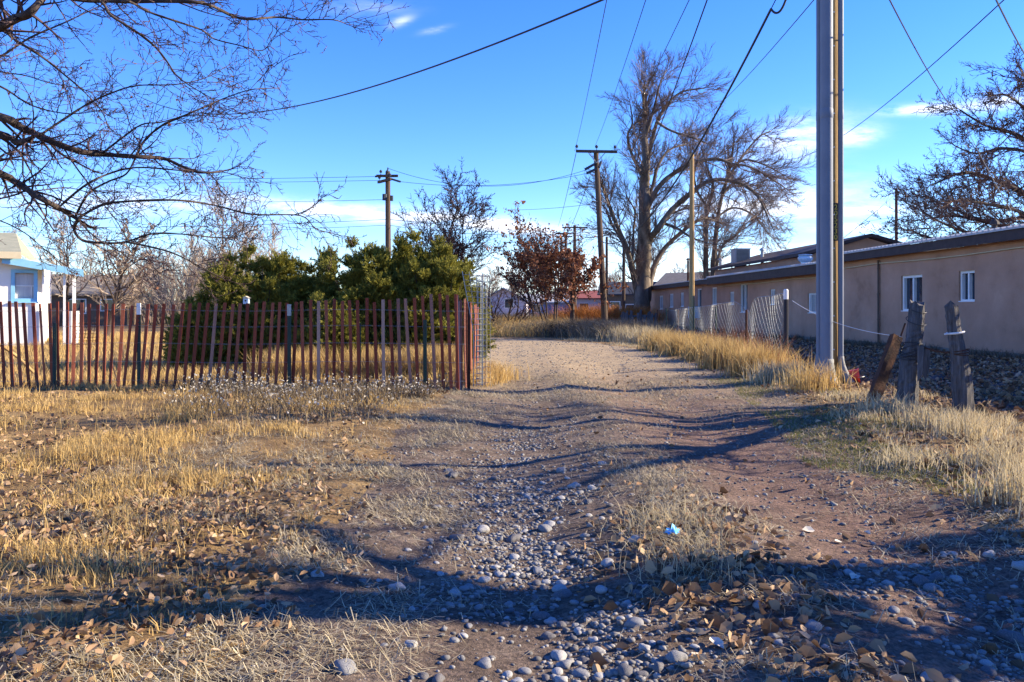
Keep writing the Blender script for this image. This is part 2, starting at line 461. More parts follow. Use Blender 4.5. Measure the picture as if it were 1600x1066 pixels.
# yard behind the fence, verge on the right, lane end
b = MB()
x, y = scatter(190000, -26, 0.4, 12.4, 46)
keep = wedge(x, y, 1.5) & (x < lane_l(y) - .1) & (rng.random(len(x)) < np.clip((fbm(x * .8, y * .8, 18, 3) - .3) * 3.5, .1, 1))
x, y = x[keep], y[keep]
blades(b, x, y, rng.uniform(.06, .2, len(x)) * (1 + .012 * y), rng.uniform(.006, .012, len(x)) * (1 + y * .03), .35)
x, y = scatter(14000, -4.8, -.95, 13.6, 16.0)
keep = fbm(x * 1.2, y * 1.2, 81, 2) > .36
blades(b, x[keep], y[keep], rng.uniform(.25, .62, keep.sum()), rng.uniform(.008, .016, keep.sum()), .3)
x, y = scatter(26000, -12, 4, 36, 58)
keep = (x > lane_l(y) - 30) & ~((x > lane_l(y) - .3) & (x < lane_r(y) + .3))
blades(b, x[keep], y[keep], rng.uniform(.15, .95, keep.sum()) * (.3 + 1.1 * fbm(x[keep] * .7, y[keep] * .7, 83, 2)), rng.uniform(.02, .04, keep.sum()), .5)
tag(b.build('dry_grass', M['grass_gold']), 'golden dry grass in the yard behind the red slat fence and at the lane end', 'grass', kind='stuff')

b = MB()
x, y = scatter(300000, 1.8, 9, 2.5, 34)
d = x - lane_r(y) + .6 * (fbm(x * 1.5, y * 1.5, 64, 2) - .5)
edge = np.interp(y, [2.5, 6, 9, 12, 17, 34], [1.6, 1.5, 1.4, 1.3, 1.7, 3.0])
keep = wedge(x, y) & (d > 0) & (d < edge + .5) & (rng.random(len(x)) < np.clip((fbm(x * 1.6, y * 1.6, 19, 3) - .56) * 5, .02, 1) * np.clip(d * 1.4 + .1, .1, 1))
x, y = x[keep], y[keep]
blades(b, x, y, rng.uniform(.04, .13, len(x)) * (.6 + fbm(x * 2, y * 2, 23, 2)), rng.uniform(.003, .006, len(x)) * (1 + y * .05), .45)
tag(b.build('dry_grass', M['grass_pale']), 'pale dry grass along the right edge of the lane', 'grass', kind='stuff')

b = MB()
x, y = scatter(60000, 2.4, 5.6, 5.2, 17)
d = x - lane_r(y)
keep = (d > -.7) & (d < .7) & (fbm(x * 1.3, y * 1.1, 71, 2) > .53)
blades(b, x[keep], y[keep], rng.uniform(.02, .055, keep.sum()), rng.uniform(.004, .008, keep.sum()), .6)
tag(b.build('green_grass', M['grass_green']), 'short greenish grass on the right shoulder of the lane', 'grass', kind='stuff')

# straw lying on the lane edges and on the hump between the wheel ruts
b = MB()
x, y = scatter(380000, -3.2, 5.2, 2.4, 15)
l, r = lane_l(y), lane_r(y)
side = np.exp(-((x - l - .1) / .62) ** 2) * np.clip((y - 3.0) / 1.0, .35, 1)
side = np.maximum(side, .5 * np.exp(-((x - r + .15) / .5) ** 2))
side = np.maximum(side, .75 * np.exp(-((x - 1.02) / .3) ** 2) * np.clip((9.5 - y) / 3, .25, 1))
side = np.maximum(side, .5 * np.clip((y - 8) / 3, 0, 1) * (x > l) * (x < r))
side = np.maximum(side, .55 * (x < l) * np.clip((x + 3.2) / .8, 0, 1))
side = side * np.clip((fbm(x * 2.0, y * 2.0, 27, 3) - .33) * 3.4, .04, 1)
keep = wedge(x, y) & (rng.random(len(x)) < side)
x, y = x[keep], y[keep]
straws(b, x, y, rng.uniform(.04, .13, len(x)), rng.uniform(.0018, .0036, len(x)) * (1 + y * .05))
tag(b.build('straw', M['straw']), 'flattened pale straw along the lane edges', 'straw', kind='stuff')

# leaf litter
b = MB()
x, y = scatter(90000, -8.5, 1.0, 2.2, 12)
d = lane_l(y) - x
dens = np.clip((fbm(x * .9, y * .9, 31, 3) - .38) * 4, .04, 1) * np.clip((5.6 - y) / 1.6 + .45, .45, 1.6) * np.clip(d * 1.1 + .3, .05, 1)
keep = wedge(x, y) & (d > -.3) & (rng.random(len(x)) < dens * .62)
x, y = x[keep], y[keep]
leaves(b, np.stack([x, y, gz(x, y) + rng.uniform(.005, .045, len(x))], -1), rng.uniform(.022, .056, len(x)))
x, y = scatter(34000, .3, 10.5, 2.4, 20)
hump = np.exp(-((x - 1.0) / .36) ** 2) * (y < 5.4) * 1.6
verge = np.clip((x - lane_r(y) + .35) * 1.2, 0, 1) * 1.0
keep = wedge(x, y) & (rng.random(len(x)) < np.maximum(np.maximum(hump, verge), .07) * np.clip((fbm(x * 1.2, y * 1.2, 37, 2) - .3) * 3, .1, 1))
x, y = x[keep], y[keep]
leaves(b, np.stack([x, y, gz(x, y) + rng.uniform(.004, .04, len(x))], -1), rng.uniform(.03, .075, len(x)))
x, y = scatter(16000, 5.2, 13.5, 8, 36)
keep = (x < 12.6 - .055 * (y - 19.7)) & wedge(x, y)
x, y = x[keep], y[keep]
leaves(b, np.stack([x, y, gz(x, y) + rng.uniform(.004, .04, len(x))], -1), rng.uniform(.05, .12, len(x)))
tag(b.build('leaf_litter', M['leaf_litter']), 'brown fallen leaves lying over the grass and the lane edges', 'leaves', kind='stuff')


def ico(sub):
    import bmesh
    bm = bmesh.new(); bmesh.ops.create_icosphere(bm, subdivisions=sub, radius=1)
    v = np.array([p.co[:] for p in bm.verts]); f = np.array([[q.index for q in t.verts] for t in bm.faces]); bm.free()
    return v, f


IV1, IF1 = ico(1); IV2, IF2 = ico(3)
b = MB()
x, y = scatter(330000, -1.8, 4.2, 2.4, 34)
rut = np.exp(-((x - .12) / .42) ** 2) * np.clip((9.5 - y) / 2, .2, 1) + .75 * np.exp(-((x - 2.0) / .8) ** 2) * np.clip((5.2 - y) / 1.5, .15, 1)
keep = wedge(x, y) & (x > lane_l(y)) & (x < lane_r(y) + .2) & (rng.random(len(x)) < np.clip(rut, .12, 1) * np.clip((fbm(x * 2.2, y * 2.2, 41, 2) - .25) * 2.4, .1, 1) * .6)
x, y = x[keep], y[keep]; n = len(x)
s = .0035 + .0125 * rng.random(n) ** 2.2 * (1 + .03 * y); sc3 = np.stack([s * rng.uniform(.9, 1.4, n), s * rng.uniform(.8, 1.1, n), s * rng.uniform(.45, .75, n)], -1)
a = rng.uniform(0, 6.28, n); ca, sa = np.cos(a), np.sin(a)
W = IV1[None] * sc3[:, None] * (1 + .12 * rng.normal(0, 1, (n, len(IV1), 1)))
W = np.stack([W[..., 0] * ca[:, None] - W[..., 1] * sa[:, None], W[..., 0] * sa[:, None] + W[..., 1] * ca[:, None], W[..., 2]], -1)
W += np.stack([x, y, gz(x, y) + s * .15], -1)[:, None]
b.add(W.reshape(-1, 3), (np.arange(n)[:, None, None] * len(IV1) + IF1[None]).reshape(-1, 3))
tag(b.build('gravel', M['gravel'], smooth=True), 'small stones and gravel strewn over the lane', 'gravel', kind='stuff')

# the 300 largest cobbles, each a thing of its own
stone_meshes = []
for k in range(18):
    v = IV2 * np.array((rng.uniform(1, 1.35), rng.uniform(.75, 1.0), rng.uniform(.5, .72)))
    nz = sum(.16 / q * np.sin(v @ rng.normal(0, 1.6 * q, 3) + rng.uniform(0, 6))[:, None] for q in (1, 1.6, 2.4))
    b = MB(); b.add(v * (1 + nz), IF2)
    o = b.build('cobble', M[('cobble', 'cobble_dark', 'cobble_pale')[k % 3]], smooth=True)
    stone_meshes.append((o.data, k % 3)); bpy.data.objects.remove(o)
kinds = [('grey river cobble lying among the stones of the lane', 'grey river cobbles in the lane'),
         ('dark river cobble lying among the stones of the lane', 'dark river cobbles in the lane'),
         ('pale river cobble lying among the stones of the lane', 'pale river cobbles in the lane')]
placed = []; tries = 0
while len(placed) < 300 and tries < 60000:
    tries += 1
    if rng.random() < .64: cx_, cy_ = rng.normal(.08, .34), 2.75 + 3.6 * rng.random() ** 1.7
    else: cx_, cy_ = rng.normal(1.9, .6), 2.5 + 1.6 * rng.random()
    if abs(cx_) > .66 * cy_ or cx_ < -1.0: continue
    rr = rng.uniform(.014, .025) if rng.random() < .7 else rng.uniform(.025, .040)
    if vnoise(cx_ * 2.2, cy_ * 2.2, 41) < .3 and rng.random() < .7: continue
    if any((cx_ - q[0]) ** 2 + (cy_ - q[1]) ** 2 < (rr + q[2]) ** 2 * 1.2 for q in placed): continue
    placed.append((cx_, cy_, rr))
for cx_, cy_, rr in placed:
    me, k = stone_meshes[rng.integers(0, 18)]
    o = bpy.data.objects.new('cobble', me); C.objects.link(o)
    o.location = gp(cx_, cy_, rr * .12); o.scale = (rr, rr, rr); o.rotation_euler = (rng.normal(0, .15), rng.normal(0, .15), rng.uniform(0, 6.28))
    tag(o, kinds[k][0], 'stone', kinds[k][1])

# ------------------------------------------------------------------ snow fence of red laths
YF = 12.0
lean_t = ([0, 60, 100, 130, 200, 330, 400, 455, 480, 560, 600, 640, 760], [-7, -6, -2, 3, 11, 12, 8, 5, -1, 0, -3, -8, -4])
snow = thing('snow_fence', gp(-4.2, YF), 'long fence of red slats wired together between green steel posts', 'fence')
lb, lbl, lbo, wb = MB(), MB(), MB(), MB()


def one_lath(bb, xt, xb, yt, yb, zt, zb, w=.048, t=.011, tw=0.):
    n = 6; k = np.linspace(0, 1, n)
    wav = rng.normal(0, .004) * np.sin(k * math.pi)
    X = xb + (xt - xb) * k + wav; Yv = yb + (yt - yb) * k + rng.normal(0, .006) * np.sin(k * 3); Z = zb + (zt - zb) * k
    ca, sa = math.cos(tw), math.sin(tw)
    rows = []
    for i in range(n):
        for a, c in ((-1, -1), (1, -1), (1, 1), (-1, 1)):
            dx, dy = a * w / 2, c * t / 2
            rows.append((X[i] + dx * ca - dy * sa, Yv[i] + dx * sa + dy * ca, Z[i]))
    f = [(i * 4 + j, i * 4 + (j + 1) % 4, i * 4 + 4 + (j + 1) % 4, i * 4 + 4 + j) for i in range(n - 1) for j in range(4)]
    f += [(3, 2, 1, 0), (n * 4 - 4, n * 4 - 3, n * 4 - 2, n * 4 - 1)]
    bb.add(rows, f)


px = -60.0; lath_x = []
while px < 722:
    top_y = np.interp(px, [0, 200, 440, 560, 600, 640, 680, 720], [472, 475, 472, 469, 470, 466, 460, 457]) + rng.normal(0, 1.5)
    dl = np.interp(px, *lean_t) + rng.normal(0, 1.5)
    xt = (px + dl / 2 - CX) / F * YF; xb = (px - dl / 2 - CX) / F * YF
    zt = H - (top_y - HY) / F * YF
    yy = YF + .05 * math.sin(px * .02)
    zb = float(gz(xb, yy)) + rng.uniform(-.01, .03)
    one_lath(lbl if rng.random() < (.6 if px > 585 else .10) else lb, xt, xb, yy + rng.normal(0, .02), yy, zt, zb, tw=rng.normal(0, .25))
    lath_x.append((px, yy)); px += rng.uniform(11.6, 13.6)
# beyond the corner the fence turns away from the viewer
for i in range(17):
    yy = YF + .1 + i * .13; xx = -.80 + .012 * i + .02 * math.sin(i * 1.7) - .03 * math.exp(-i / 3)
    one_lath(lbo if i > 1 else lbl, xx + rng.normal(0, .015), xx + rng.normal(0, .012), yy, yy, 1.43 - .008 * i + rng.normal(0, .02), float(gz(xx, yy)), tw=1.2 + rng.normal(0, .3))
    lath_x.append((800 + xx / yy * F, yy))
lb.build('lath_panel', M['lath'], snow); tag(lbl.build('lath_panel', M['lath_bleached'], snow), 'weathered greyish slats near the corner'); tag(lbo.build('lath_panel', M['lath_orange'], snow), 'orange red slats turning back from the corner')
wire_z = (.18, .46, .74, 1.0, 1.24)
for z0 in wire_z:
    for ph in (0, math.pi):
        pts = []
        xs = np.arange(-860, -72, 2.6)
        for q in xs:
            X = q / F * YF * 1.0
            pts.append((X, YF + .05 * math.sin((q + 800) * .02) + .012 * math.cos(q * .24 + ph), z0 + .012 * math.sin(X * 1.9) + .006 * math.sin(q * .24 + ph)))
        wb.tube(pts, .0017, 3, cap=False)
wb.build('fence_wire', M['galv'], snow)


def t_post(px, top_y, mtop, Y=YF - .04):
    x0 = (px - CX) / F * Y; zt = H - (top_y - HY) / F * Y; zb = float(gz(x0, Y)) - .05
    b = MB()
    b.box((x0 - .028, x0 + .028), (Y - .004, Y + .004), (zb, zt)); b.box((x0 - .005, x0 + .005), (Y + .004, Y + .04), (zb, zt - .01))
    for k in range(18):
        z = zb + .15 + k * (zt - zb - .2) / 18
        b.box((x0 - .008, x0 + .008), (Y - .012, Y - .004), (z, z + .02))
    p = b.build('fence_post', M['green_post'], snow)
    if mtop:
        b = MB(); b.box((x0 - .0295, x0 + .0295), (Y - .0135, Y - .0125), (zt - .17, zt + .002)); b.box((x0 - .0295, x0 + .0295), (Y - .0125, Y + .0055), (zt + .001, zt + .003)); b.box((x0 - .0295, x0 - .0285), (Y - .0125, Y + .005), (zt - .17, zt))
        b.box((x0 + .0285, x0 + .0295), (Y - .0125, Y + .005), (zt - .17, zt))
        b.build('post_tip', M['white_paint' if px < 300 else 'galv'], p)


t_post(85, 505, False); t_post(217, 474, True); t_post(452, 476, True); t_post(561, 505, False); t_post(664, 500, False)

# square wire mesh rolled at the fence corner
wm = thing('wire_mesh_roll', gp(-.52, 12.6), 'loose roll of pale square wire mesh standing at the slat fence corner', 'wire mesh')
b = MB()
def sheet(u, z):
    """u runs along the sheet in metres: a roll of 0.13 m radius whose free edge flares out at the top"""
    th = u / .10
    rad = .125 - .012 * th
    X = -.47 + rad * math.cos(th); Yv = 12.62 + rad * math.sin(th) * 1.6
    return np.array((X, Yv, z))
def flare(k, z):
    t = max(0., (z - .9) / .9)
    p0 = np.array((-.62, 12.45, z)); p1 = np.array((-.60 - .17 * t, 12.40, z + .02 * t))
    return p0 + (p1 - p0) * k + np.array((.0, 0, 0)) + np.array((.16, .02, 0)) * (1 - k)
for z in np.arange(.08, 1.82, .085):
    b.tube([sheet(u, z + .004 * math.sin(u * 9)) for u in np.linspace(0, .95, 44)], .0032, 4)
    b.tube([flare(k, z) for k in (0, .33, .66, 1)], .0032, 4)
for u in np.linspace(0, .95, 11):
    b.tube([sheet(u, z) for z in np.linspace(.05, 1.81, 10)], .0028, 4)
for k in (0, .33, .66, 1):
    b.tube([flare(k, z) for z in np.linspace(.05, 1.83, 12)], .0034 if k < 1 else .006, 4)
b.build('wire_mesh', M['mesh_wire'], wm)
b = MB(); b.box((-.70, -.655), (12.5, 12.53), (0, 1.38)); b.build('stake', M['rust'], wm)


# ------------------------------------------------------------------ trees
def norm(v):
    l = math.sqrt(v[0] ** 2 + v[1] ** 2 + v[2] ** 2) or 1
    return (v[0] / l, v[1] / l, v[2] / l)


def grow(R, out, p, d, L, r, lvl, cfg):
    n = max(2, int(cfg['n'][lvl])); st = L / n; g = R.gauss; wob = cfg['wob'][lvl]; up = cfg['up'][lvl]
    last = lvl == len(cfg['n']) - 1
    r1 = r * (.25 if last else cfg.get('taper', .35)); c0 = cfg['kids'][lvl]; acc = R.random()
    q = p
    for i in range(n):
        d = norm((d[0] + g(0, wob), d[1] + g(0, wob), d[2] + g(0, wob) + up))
        e = (q[0] + d[0] * st, q[1] + d[1] * st, q[2] + d[2] * st)
        ra, rb = r + (r1 - r) * i / n, r + (r1 - r) * (i + 1) / n
        out.append((q, e, ra, rb, lvl))
        t = (i + 1) / n
        if not last and t > cfg['bare'][lvl]:
            acc += c0 / (n * (1 - cfg['bare'][lvl]))
            while acc >= 1:
                acc -= 1
                spawn(R, out, e, d, L * cfg['len'][lvl] * (1.15 - .6 * t) * R.uniform(.65, 1.25), max(cfg['rmin'], rb * cfg.get('rk', .62)), lvl + 1, cfg)
        q = e
    return q


def spawn(R, out, p, d, L, r, lvl, cfg):
    a = R.gauss(cfg['ang'][lvl - 1], .18); g = R.gauss
    v = (g(0, 1), g(0, 1), g(0, 1)); k = v[0] * d[0] + v[1] * d[1] + v[2] * d[2]
    w = norm((v[0] - d[0] * k, v[1] - d[1] * k, v[2] - d[2] * k))
    ca, sa = math.cos(a), math.sin(a)
    grow(R, out, p, norm((d[0] * ca + w[0] * sa, d[1] * ca + w[1] * sa, d[2] * ca + w[2] * sa)), L, r, lvl, cfg)


def seg_mesh(out, lvls, sides):
    s = [o for o in out if o[4] in lvls]
    b = MB()
    if s: b.segs([o[0] for o in s], [o[1] for o in s], [o[2] for o in s], [o[3] for o in s], sides)
    return b


def tree_from(out, name, loc, label, group, thick, mt, mc, tubes=(), cat='tree', sides=7, trunk='trunk', crown='crown'):
    t = thing(name, loc, label, cat, group)
    b = seg_mesh(out, thick, sides)
    for pts, rad in tubes: b.tube(pts, rad, 9)
    if b.f: b.build(trunk, mt, t, smooth=True)
    thin = set(o[4] for o in out) - set(thick)
    b = seg_mesh(out, thin, 3)
    if b.f: b.build(crown, mc, t)
    return t


def smooth_path(pts, k=4):
    p = np.asarray(pts, float); n = len(p)
    if n < 3: return np.array([p[0] + (p[-1] - p[0]) * t for t in np.linspace(0, 1, k + 1)])
    out = []
    for i in range(n - 1):
        a, b_, c, d = p[max(0, i - 1)], p[i], p[i + 1], p[min(n - 1, i + 2)]
        for t in np.arange(k) / k:
            out.append(.5 * (2 * b_ + (c - a) * t + (2 * a - 5 * b_ + 4 * c - d) * t * t + (3 * b_ - a - 3 * c + d) * t ** 3))
    out.append(p[-1]); return np.array(out)


def limbs_tree(R, limbs, cfg, per_m, l0, out, tubes, jitter=0.02, thin=1.0):
    """limbs: (pixel points, Y at start, Y at end, radius at start, radius at end in m); twigs sprout along each"""
    for pts, ya, yb, ra, rb in limbs:
        n = len(pts)
        w = [P(a, b_, ya + (yb - ya) * i / (n - 1) + R.gauss(0, jitter) * ya) for i, (a, b_) in enumerate(pts)]
        sp = smooth_path(w, 5); m = len(sp)
        rad = thin * np.interp(np.linspace(0, 1, m), [0, 1], [ra, rb]) * (1 + .08 * np.array([R.gauss(0, 1) for _ in range(m)]))
        tubes.append((sp, rad))
        acc = 0
        for i in range(1, m):
            dv = sp[i] - sp[i - 1]; L = float(np.linalg.norm(dv)); d = norm(dv); acc += L * per_m * (.5 + i / m)
            while acc > 1:
                acc -= 1
                f = R.random()
                spawn(R, out, tuple(sp[i - 1] + dv * f), d, l0 * R.uniform(.4, 1.3), max(cfg['rmin'], min(cfg.get('rcap', 9), rad[i] * .45)), 1, cfg)
        grow(R, out, tuple(sp[-1]), d, l0 * .7, rad[-1], 1, cfg)


# --- the near tree whose bare branches hang in from the upper left
fg = [
    ([(-260, 120), (-100, 75), (0, 41), (25, 29), (47, 20), (75, -14)], 6.6, 6.2, .055, .030),
    ([(47, -40), (106, -4), (190, 2), (284, 2), (327, 8), (366, 26), (394, 30), (434, 27), (473, 31), (520, 31), (544, 39)], 6.3, 6.9, .024, .004),
    ([(190, 2), (205, 4), (236, 20), (268, 31), (315, 47), (335, 61), (374, 71), (410, 79), (425, 60)], 6.5, 7.2, .013, .004),
    ([(75, -40), (154, 0), (173, 24), (209, 47), (240, 71), (260, 95), (276, 118), (300, 136), (335, 156)], 6.2, 6.4, .016, .004),
    ([(-90, -20), (0, 43), (24, 63), (51, 79), (79, 99), (102, 118), (130, 142), (158, 173), (170, 200)], 6.8, 7.4, .020, .004),
    ([(-80, 130), (0, 89), (47, 59), (102, 35), (138, 18), (165, 5)], 7.2, 7.6, .014, .004),
    ([(-330, 130), (-150, 150), (0, 183), (24, 195), (63, 213), (95, 227), (130, 238), (169, 242), (213, 245), (256, 248), (284, 260), (315, 270), (355, 266), (374, 258)], 6.8, 6.8, .050, .004),
    ([(-330, 200), (-120, 195), (0, 211), (28, 223), (51, 215)], 7.0, 6.6, .055, .022),
    ([(213, 245), (225, 221), (252, 197), (292, 179), (327, 164), (355, 152), (394, 140), (437, 138)], 6.8, 7.2, .014, .004),
    ([(158, 241), (189, 217), (221, 195), (252, 191), (300, 180), (365, 186)], 6.8, 7.0, .011, .003),
    ([(-300, 200), (-120, 230), (0, 272), (24, 284), (59, 307), (95, 327), (122, 343)], 7.0, 6.9, .050, .020),
    ([(122, 343), (116, 359), (130, 376), (166, 380), (197, 378), (236, 366), (284, 366), (355, 372), (395, 360)], 6.9, 7.3, .017, .004),
    ([(197, 378), (244, 388), (276, 398), (315, 418), (350, 436)], 7.0, 7.2, .011, .004),
    ([(122, 341), (158, 321), (197, 315), (276, 313), (335, 321), (394, 335), (469, 337), (493, 357), (520, 365)], 6.9, 7.2, .014, .004),
    ([(455, 337), (478, 330), (489, 323), (506, 307)], 7.1, 7.2, .006, .003),
    ([(91, 325), (130, 292), (169, 272), (213, 262), (276, 266), (327, 272), (345, 300)], 6.9, 7.3, .013, .004),
    ([(118, 338), (138, 303), (169, 284), (197, 272), (213, 246), (235, 228)], 6.9, 6.9, .012, .006),
    ([(60, 213), (114, 177), (142, 160), (173, 146), (213, 134), (276, 132), (320, 122), (352, 105)], 6.8, 7.4, .012, .004),
    ([(-60, 240), (0, 248), (39, 250), (79, 250), (110, 244), (150, 225)], 7.6, 7.9, .010, .004),
    ([(-60, 315), (0, 303), (59, 298), (110, 294), (158, 311), (200, 345)], 7.4, 7.8, .010, .003),
    ([(-60, 95), (0, 112), (39, 118), (79, 130), (130, 140), (180, 160)], 7.8, 8.0, .010, .003),
    ([(98, 229), (118, 260), (142, 292), (158, 315), (185, 350), (220, 410)], 6.8, 7.1, .009, .003),
    ([(-60, 120), (0, 135), (50, 165), (110, 178), (170, 170)], 6.4, 6.8, .012, .003),
    ([(-60, 330), (0, 345), (40, 365), (70, 390), (110, 420)], 7.0, 7.4, .009, .003),
    ([(122, 343), (150, 372), (190, 395), (230, 430)], 6.9, 6.8, .008, .003),
]
cfgF = dict(n=[4, 5, 4, 3], wob=[.1, .14, .16, .18], up=[.02, .02, .03, .05], kids=[3, 4.2, 3.2, 0], bare=[.1, .1, .1, 0], len=[.5, .48, .45, 0], ang=[.8, .85, .9], rmin=.0034, taper=.4, rk=.62)
R = random.Random(11); out = []; tubes = []
limbs_tree(R, fg, cfgF, 9.5, .40, out, tubes, thin=.86)
tb = gp(-7.0, 6.9)
trunkpts = smooth_path([tb - (0, 0, .1), tb + (.05, .1, .8), tb + (.0, 0, 1.7), tb + (.3, -.1, 2.7), tb + (.5, -.3, 3.8), tb + (.8, -.4, 5.2)], 4)
tubes.append((trunkpts, np.interp(np.linspace(0, 1, len(trunkpts)), [0, .1, .5, 1], [.30, .22, .17, .06])))
for tgt, ht in ((P(-260, 120, 6.6), 2.7), (P(-330, 130, 6.8), 2.3), (P(-330, 200, 7.0), 2.0), (P(-300, 200, 7.0), 1.9)):
    s0 = np.array([np.interp(ht, trunkpts[:, 2], trunkpts[:, k]) for k in range(3)])
    tubes.append((smooth_path([s0, (s0 + tgt) / 2 + (0, 0, .12), tgt], 4), np.full(9, .055)))
fgt = tree_from(out, 'bare_tree', tb, 'near bare tree reaching in from the upper left with dark budding branches', None, (), M['bark'], M['twig'], tubes)
lv = MB(); sel = [o for o in out if o[4] >= 2]; sel = [sel[i] for i in rng.integers(0, len(sel), 90)]
leaves(lv, np.array([o[1] for o in sel]), rng.uniform(.02, .04, len(sel)), tilt=1.0)
lv.build('dead_leaves', M['leaf_rust'], fgt)

# --- old cottonwood and the pair of trunks beside it
YC = 58.0
pm = YC / F
ct = [
    ([(1003, 512), (1003, 480), (1005, 418), (1007, 343), (1007, 290), (1009, 260), (1007, 211), (1009, 165)], YC, YC, 15 * pm, 2.5 * pm),
    ([(1012, 400), (1014, 377), (1028, 358), (1050, 328), (1076, 305), (1103, 285), (1133, 281), (1163, 290), (1185, 309), (1200, 339)], YC, YC - 4, 6 * pm, 1.2 * pm),
    ([(1008, 345), (1012, 325), (1031, 290), (1058, 268), (1088, 253), (1121, 249), (1144, 256), (1174, 262), (1212, 284)], YC, YC - 2, 5 * pm, 1.1 * pm),
    ([(1008, 290), (1011, 258), (1020, 215), (1028, 188), (1043, 163), (1065, 144), (1098, 138)], YC, YC + 3, 4.5 * pm, 1 * pm),
    ([(1026, 190), (1040, 200), (1058, 208), (1078, 214), (1100, 222)], YC, YC - 3, 2.4 * pm, .9 * pm),
    ([(1005, 290), (1003, 275), (986, 238), (981, 211), (988, 193), (985, 165)], YC, YC + 2, 3.2 * pm, 1 * pm),
    ([(1008, 215), (1022, 170), (1030, 135), (1040, 112)], YC, YC + 1, 2.6 * pm, .9 * pm),
    ([(1008, 180), (1005, 150), (1015, 125)], YC, YC - 2, 2 * pm, .9 * pm),
    ([(996, 470), (992, 440), (979, 388), (960, 343), (945, 301), (939, 283)], YC, YC - 3, 5.5 * pm, 1.4 * pm),
    ([(994, 450), (984, 405), (968, 370), (955, 350), (950, 335)], YC, YC + 3, 4 * pm, 1 * pm),
    ([(988, 400), (990, 360), (992, 330), (980, 310)], YC, YC + 1, 2.4 * pm, .9 * pm),
    ([(1012, 470), (1016, 440), (1031, 399), (1058, 369), (1095, 343), (1120, 345)], YC, YC + 2, 6 * pm, 1.2 * pm),
    ([(1040, 350), (1060, 358), (1080, 371), (1105, 380)], YC - 1, YC - 4, 2.6 * pm, 1 * pm),
    ([(1010, 320), (1020, 290), (1028, 260), (1045, 235), (1072, 225)], YC, YC + 3, 3.5 * pm, 1 * pm),
]
cfgC = dict(n=[4, 6, 6, 4], wob=[.1, .09, .08, .06], up=[.03, .05, .05, .04], kids=[3, 8, 9, 0], bare=[.1, .1, .1, 0], len=[.5, .55, .62, 0], ang=[.7, .55, .48], rmin=.0115, taper=.35, rk=.5, rcap=.055)
R = random.Random(5); out = []; tubes = []
limbs_tree(R, ct, cfgC, 2.3, 2.7, out, tubes, .006)
tree_from(out, 'cottonwood_tree', (9.5, YC, 0), 'huge bare cottonwood towering over the lane with thick forked grey trunk', None, (), M['bark_grey'], M['twig_tan'], tubes)
YC2 = 66.0; pm = YC2 / F
ct2 = [
    ([(1103, 505), (1103, 431), (1103, 350), (1108, 320), (1114, 290), (1105, 262)], YC2, YC2, 5 * pm, 1.4 * pm),
    ([(1114, 505), (1114, 430), (1118, 373), (1125, 320), (1140, 264), (1146, 226)], YC2, YC2 + 1, 5.5 * pm, 1.2 * pm),
    ([(1119, 425), (1121, 410), (1129, 384), (1151, 367), (1165, 345)], YC2, YC2 - 2, 3 * pm, 1 * pm),
    ([(1128, 305), (1150, 285), (1180, 300), (1200, 330)], YC2, YC2 - 2, 2.4 * pm, .9 * pm),
    ([(1136, 280), (1160, 245), (1185, 215), (1205, 205)], YC2, YC2 + 2, 2.4 * pm, .9 * pm),
    ([(1140, 262), (1165, 250), (1195, 258), (1218, 270)], YC2, YC2 - 3, 2 * pm, .9 * pm),
    ([(1120, 340), (1145, 325), (1175, 335), (1200, 365)], YC2, YC2, 2 * pm, .9 * pm),
    ([(1110, 330), (1090, 300), (1085, 270), (1095, 235)], YC2, YC2 + 1, 2.4 * pm, .9 * pm),
]
out = []; tubes = []
limbs_tree(R, ct2, cfgC, 2.4, 2.6, out, tubes, .006)
tree_from(out, 'cottonwood_tree', (16.5, YC2, 0), 'bare cottonwood with two slim straight trunks rising behind the stucco building', None, (), M['bark_grey'], M['twig_tan'], tubes)


def bare_tree(seed, h, r, cfg, name, loc, label, group=None, mt='bark', mc='twig_pale', stems=1, spread=.25, thick=(0, 1), cat='tree', trunk='trunk'):
    R = random.Random(seed); out = []
    for s in range(stems):
        a = R.uniform(0, 6.28)
        grow(R, out, (loc[0] + .1 * math.cos(a) * stems, loc[1] + .1 * math.sin(a) * stems, loc[2] - .1), norm((math.cos(a) * spread, math.sin(a) * spread, 1)), h * R.uniform(.8, 1), r, 0, cfg)
    return tree_from(out, name, loc, label, group, thick, M[mt], M[mc], cat=cat, trunk=trunk)


cfgB = dict(n=[7, 6, 5, 4], wob=[.08, .13, .16, .18], up=[.04, .06, .05, .03], kids=[17, 11, 8, 0], bare=[.2, .1, .1, 0], len=[.55, .42, .42, 0], ang=[.75, .7, .7], rmin=.021, taper=.25, rk=.6)
cfgS = dict(n=[6, 5, 4], wob=[.12, .16, .18], up=[.04, .05, .04], kids=[12, 7, 0], bare=[.1, .1, 0], len=[.5, .42, 0], ang=[.6, .65], rmin=.014, taper=.25, rk=.6)


def base_at(px, Y): return gp((px - CX) / F * Y, Y)


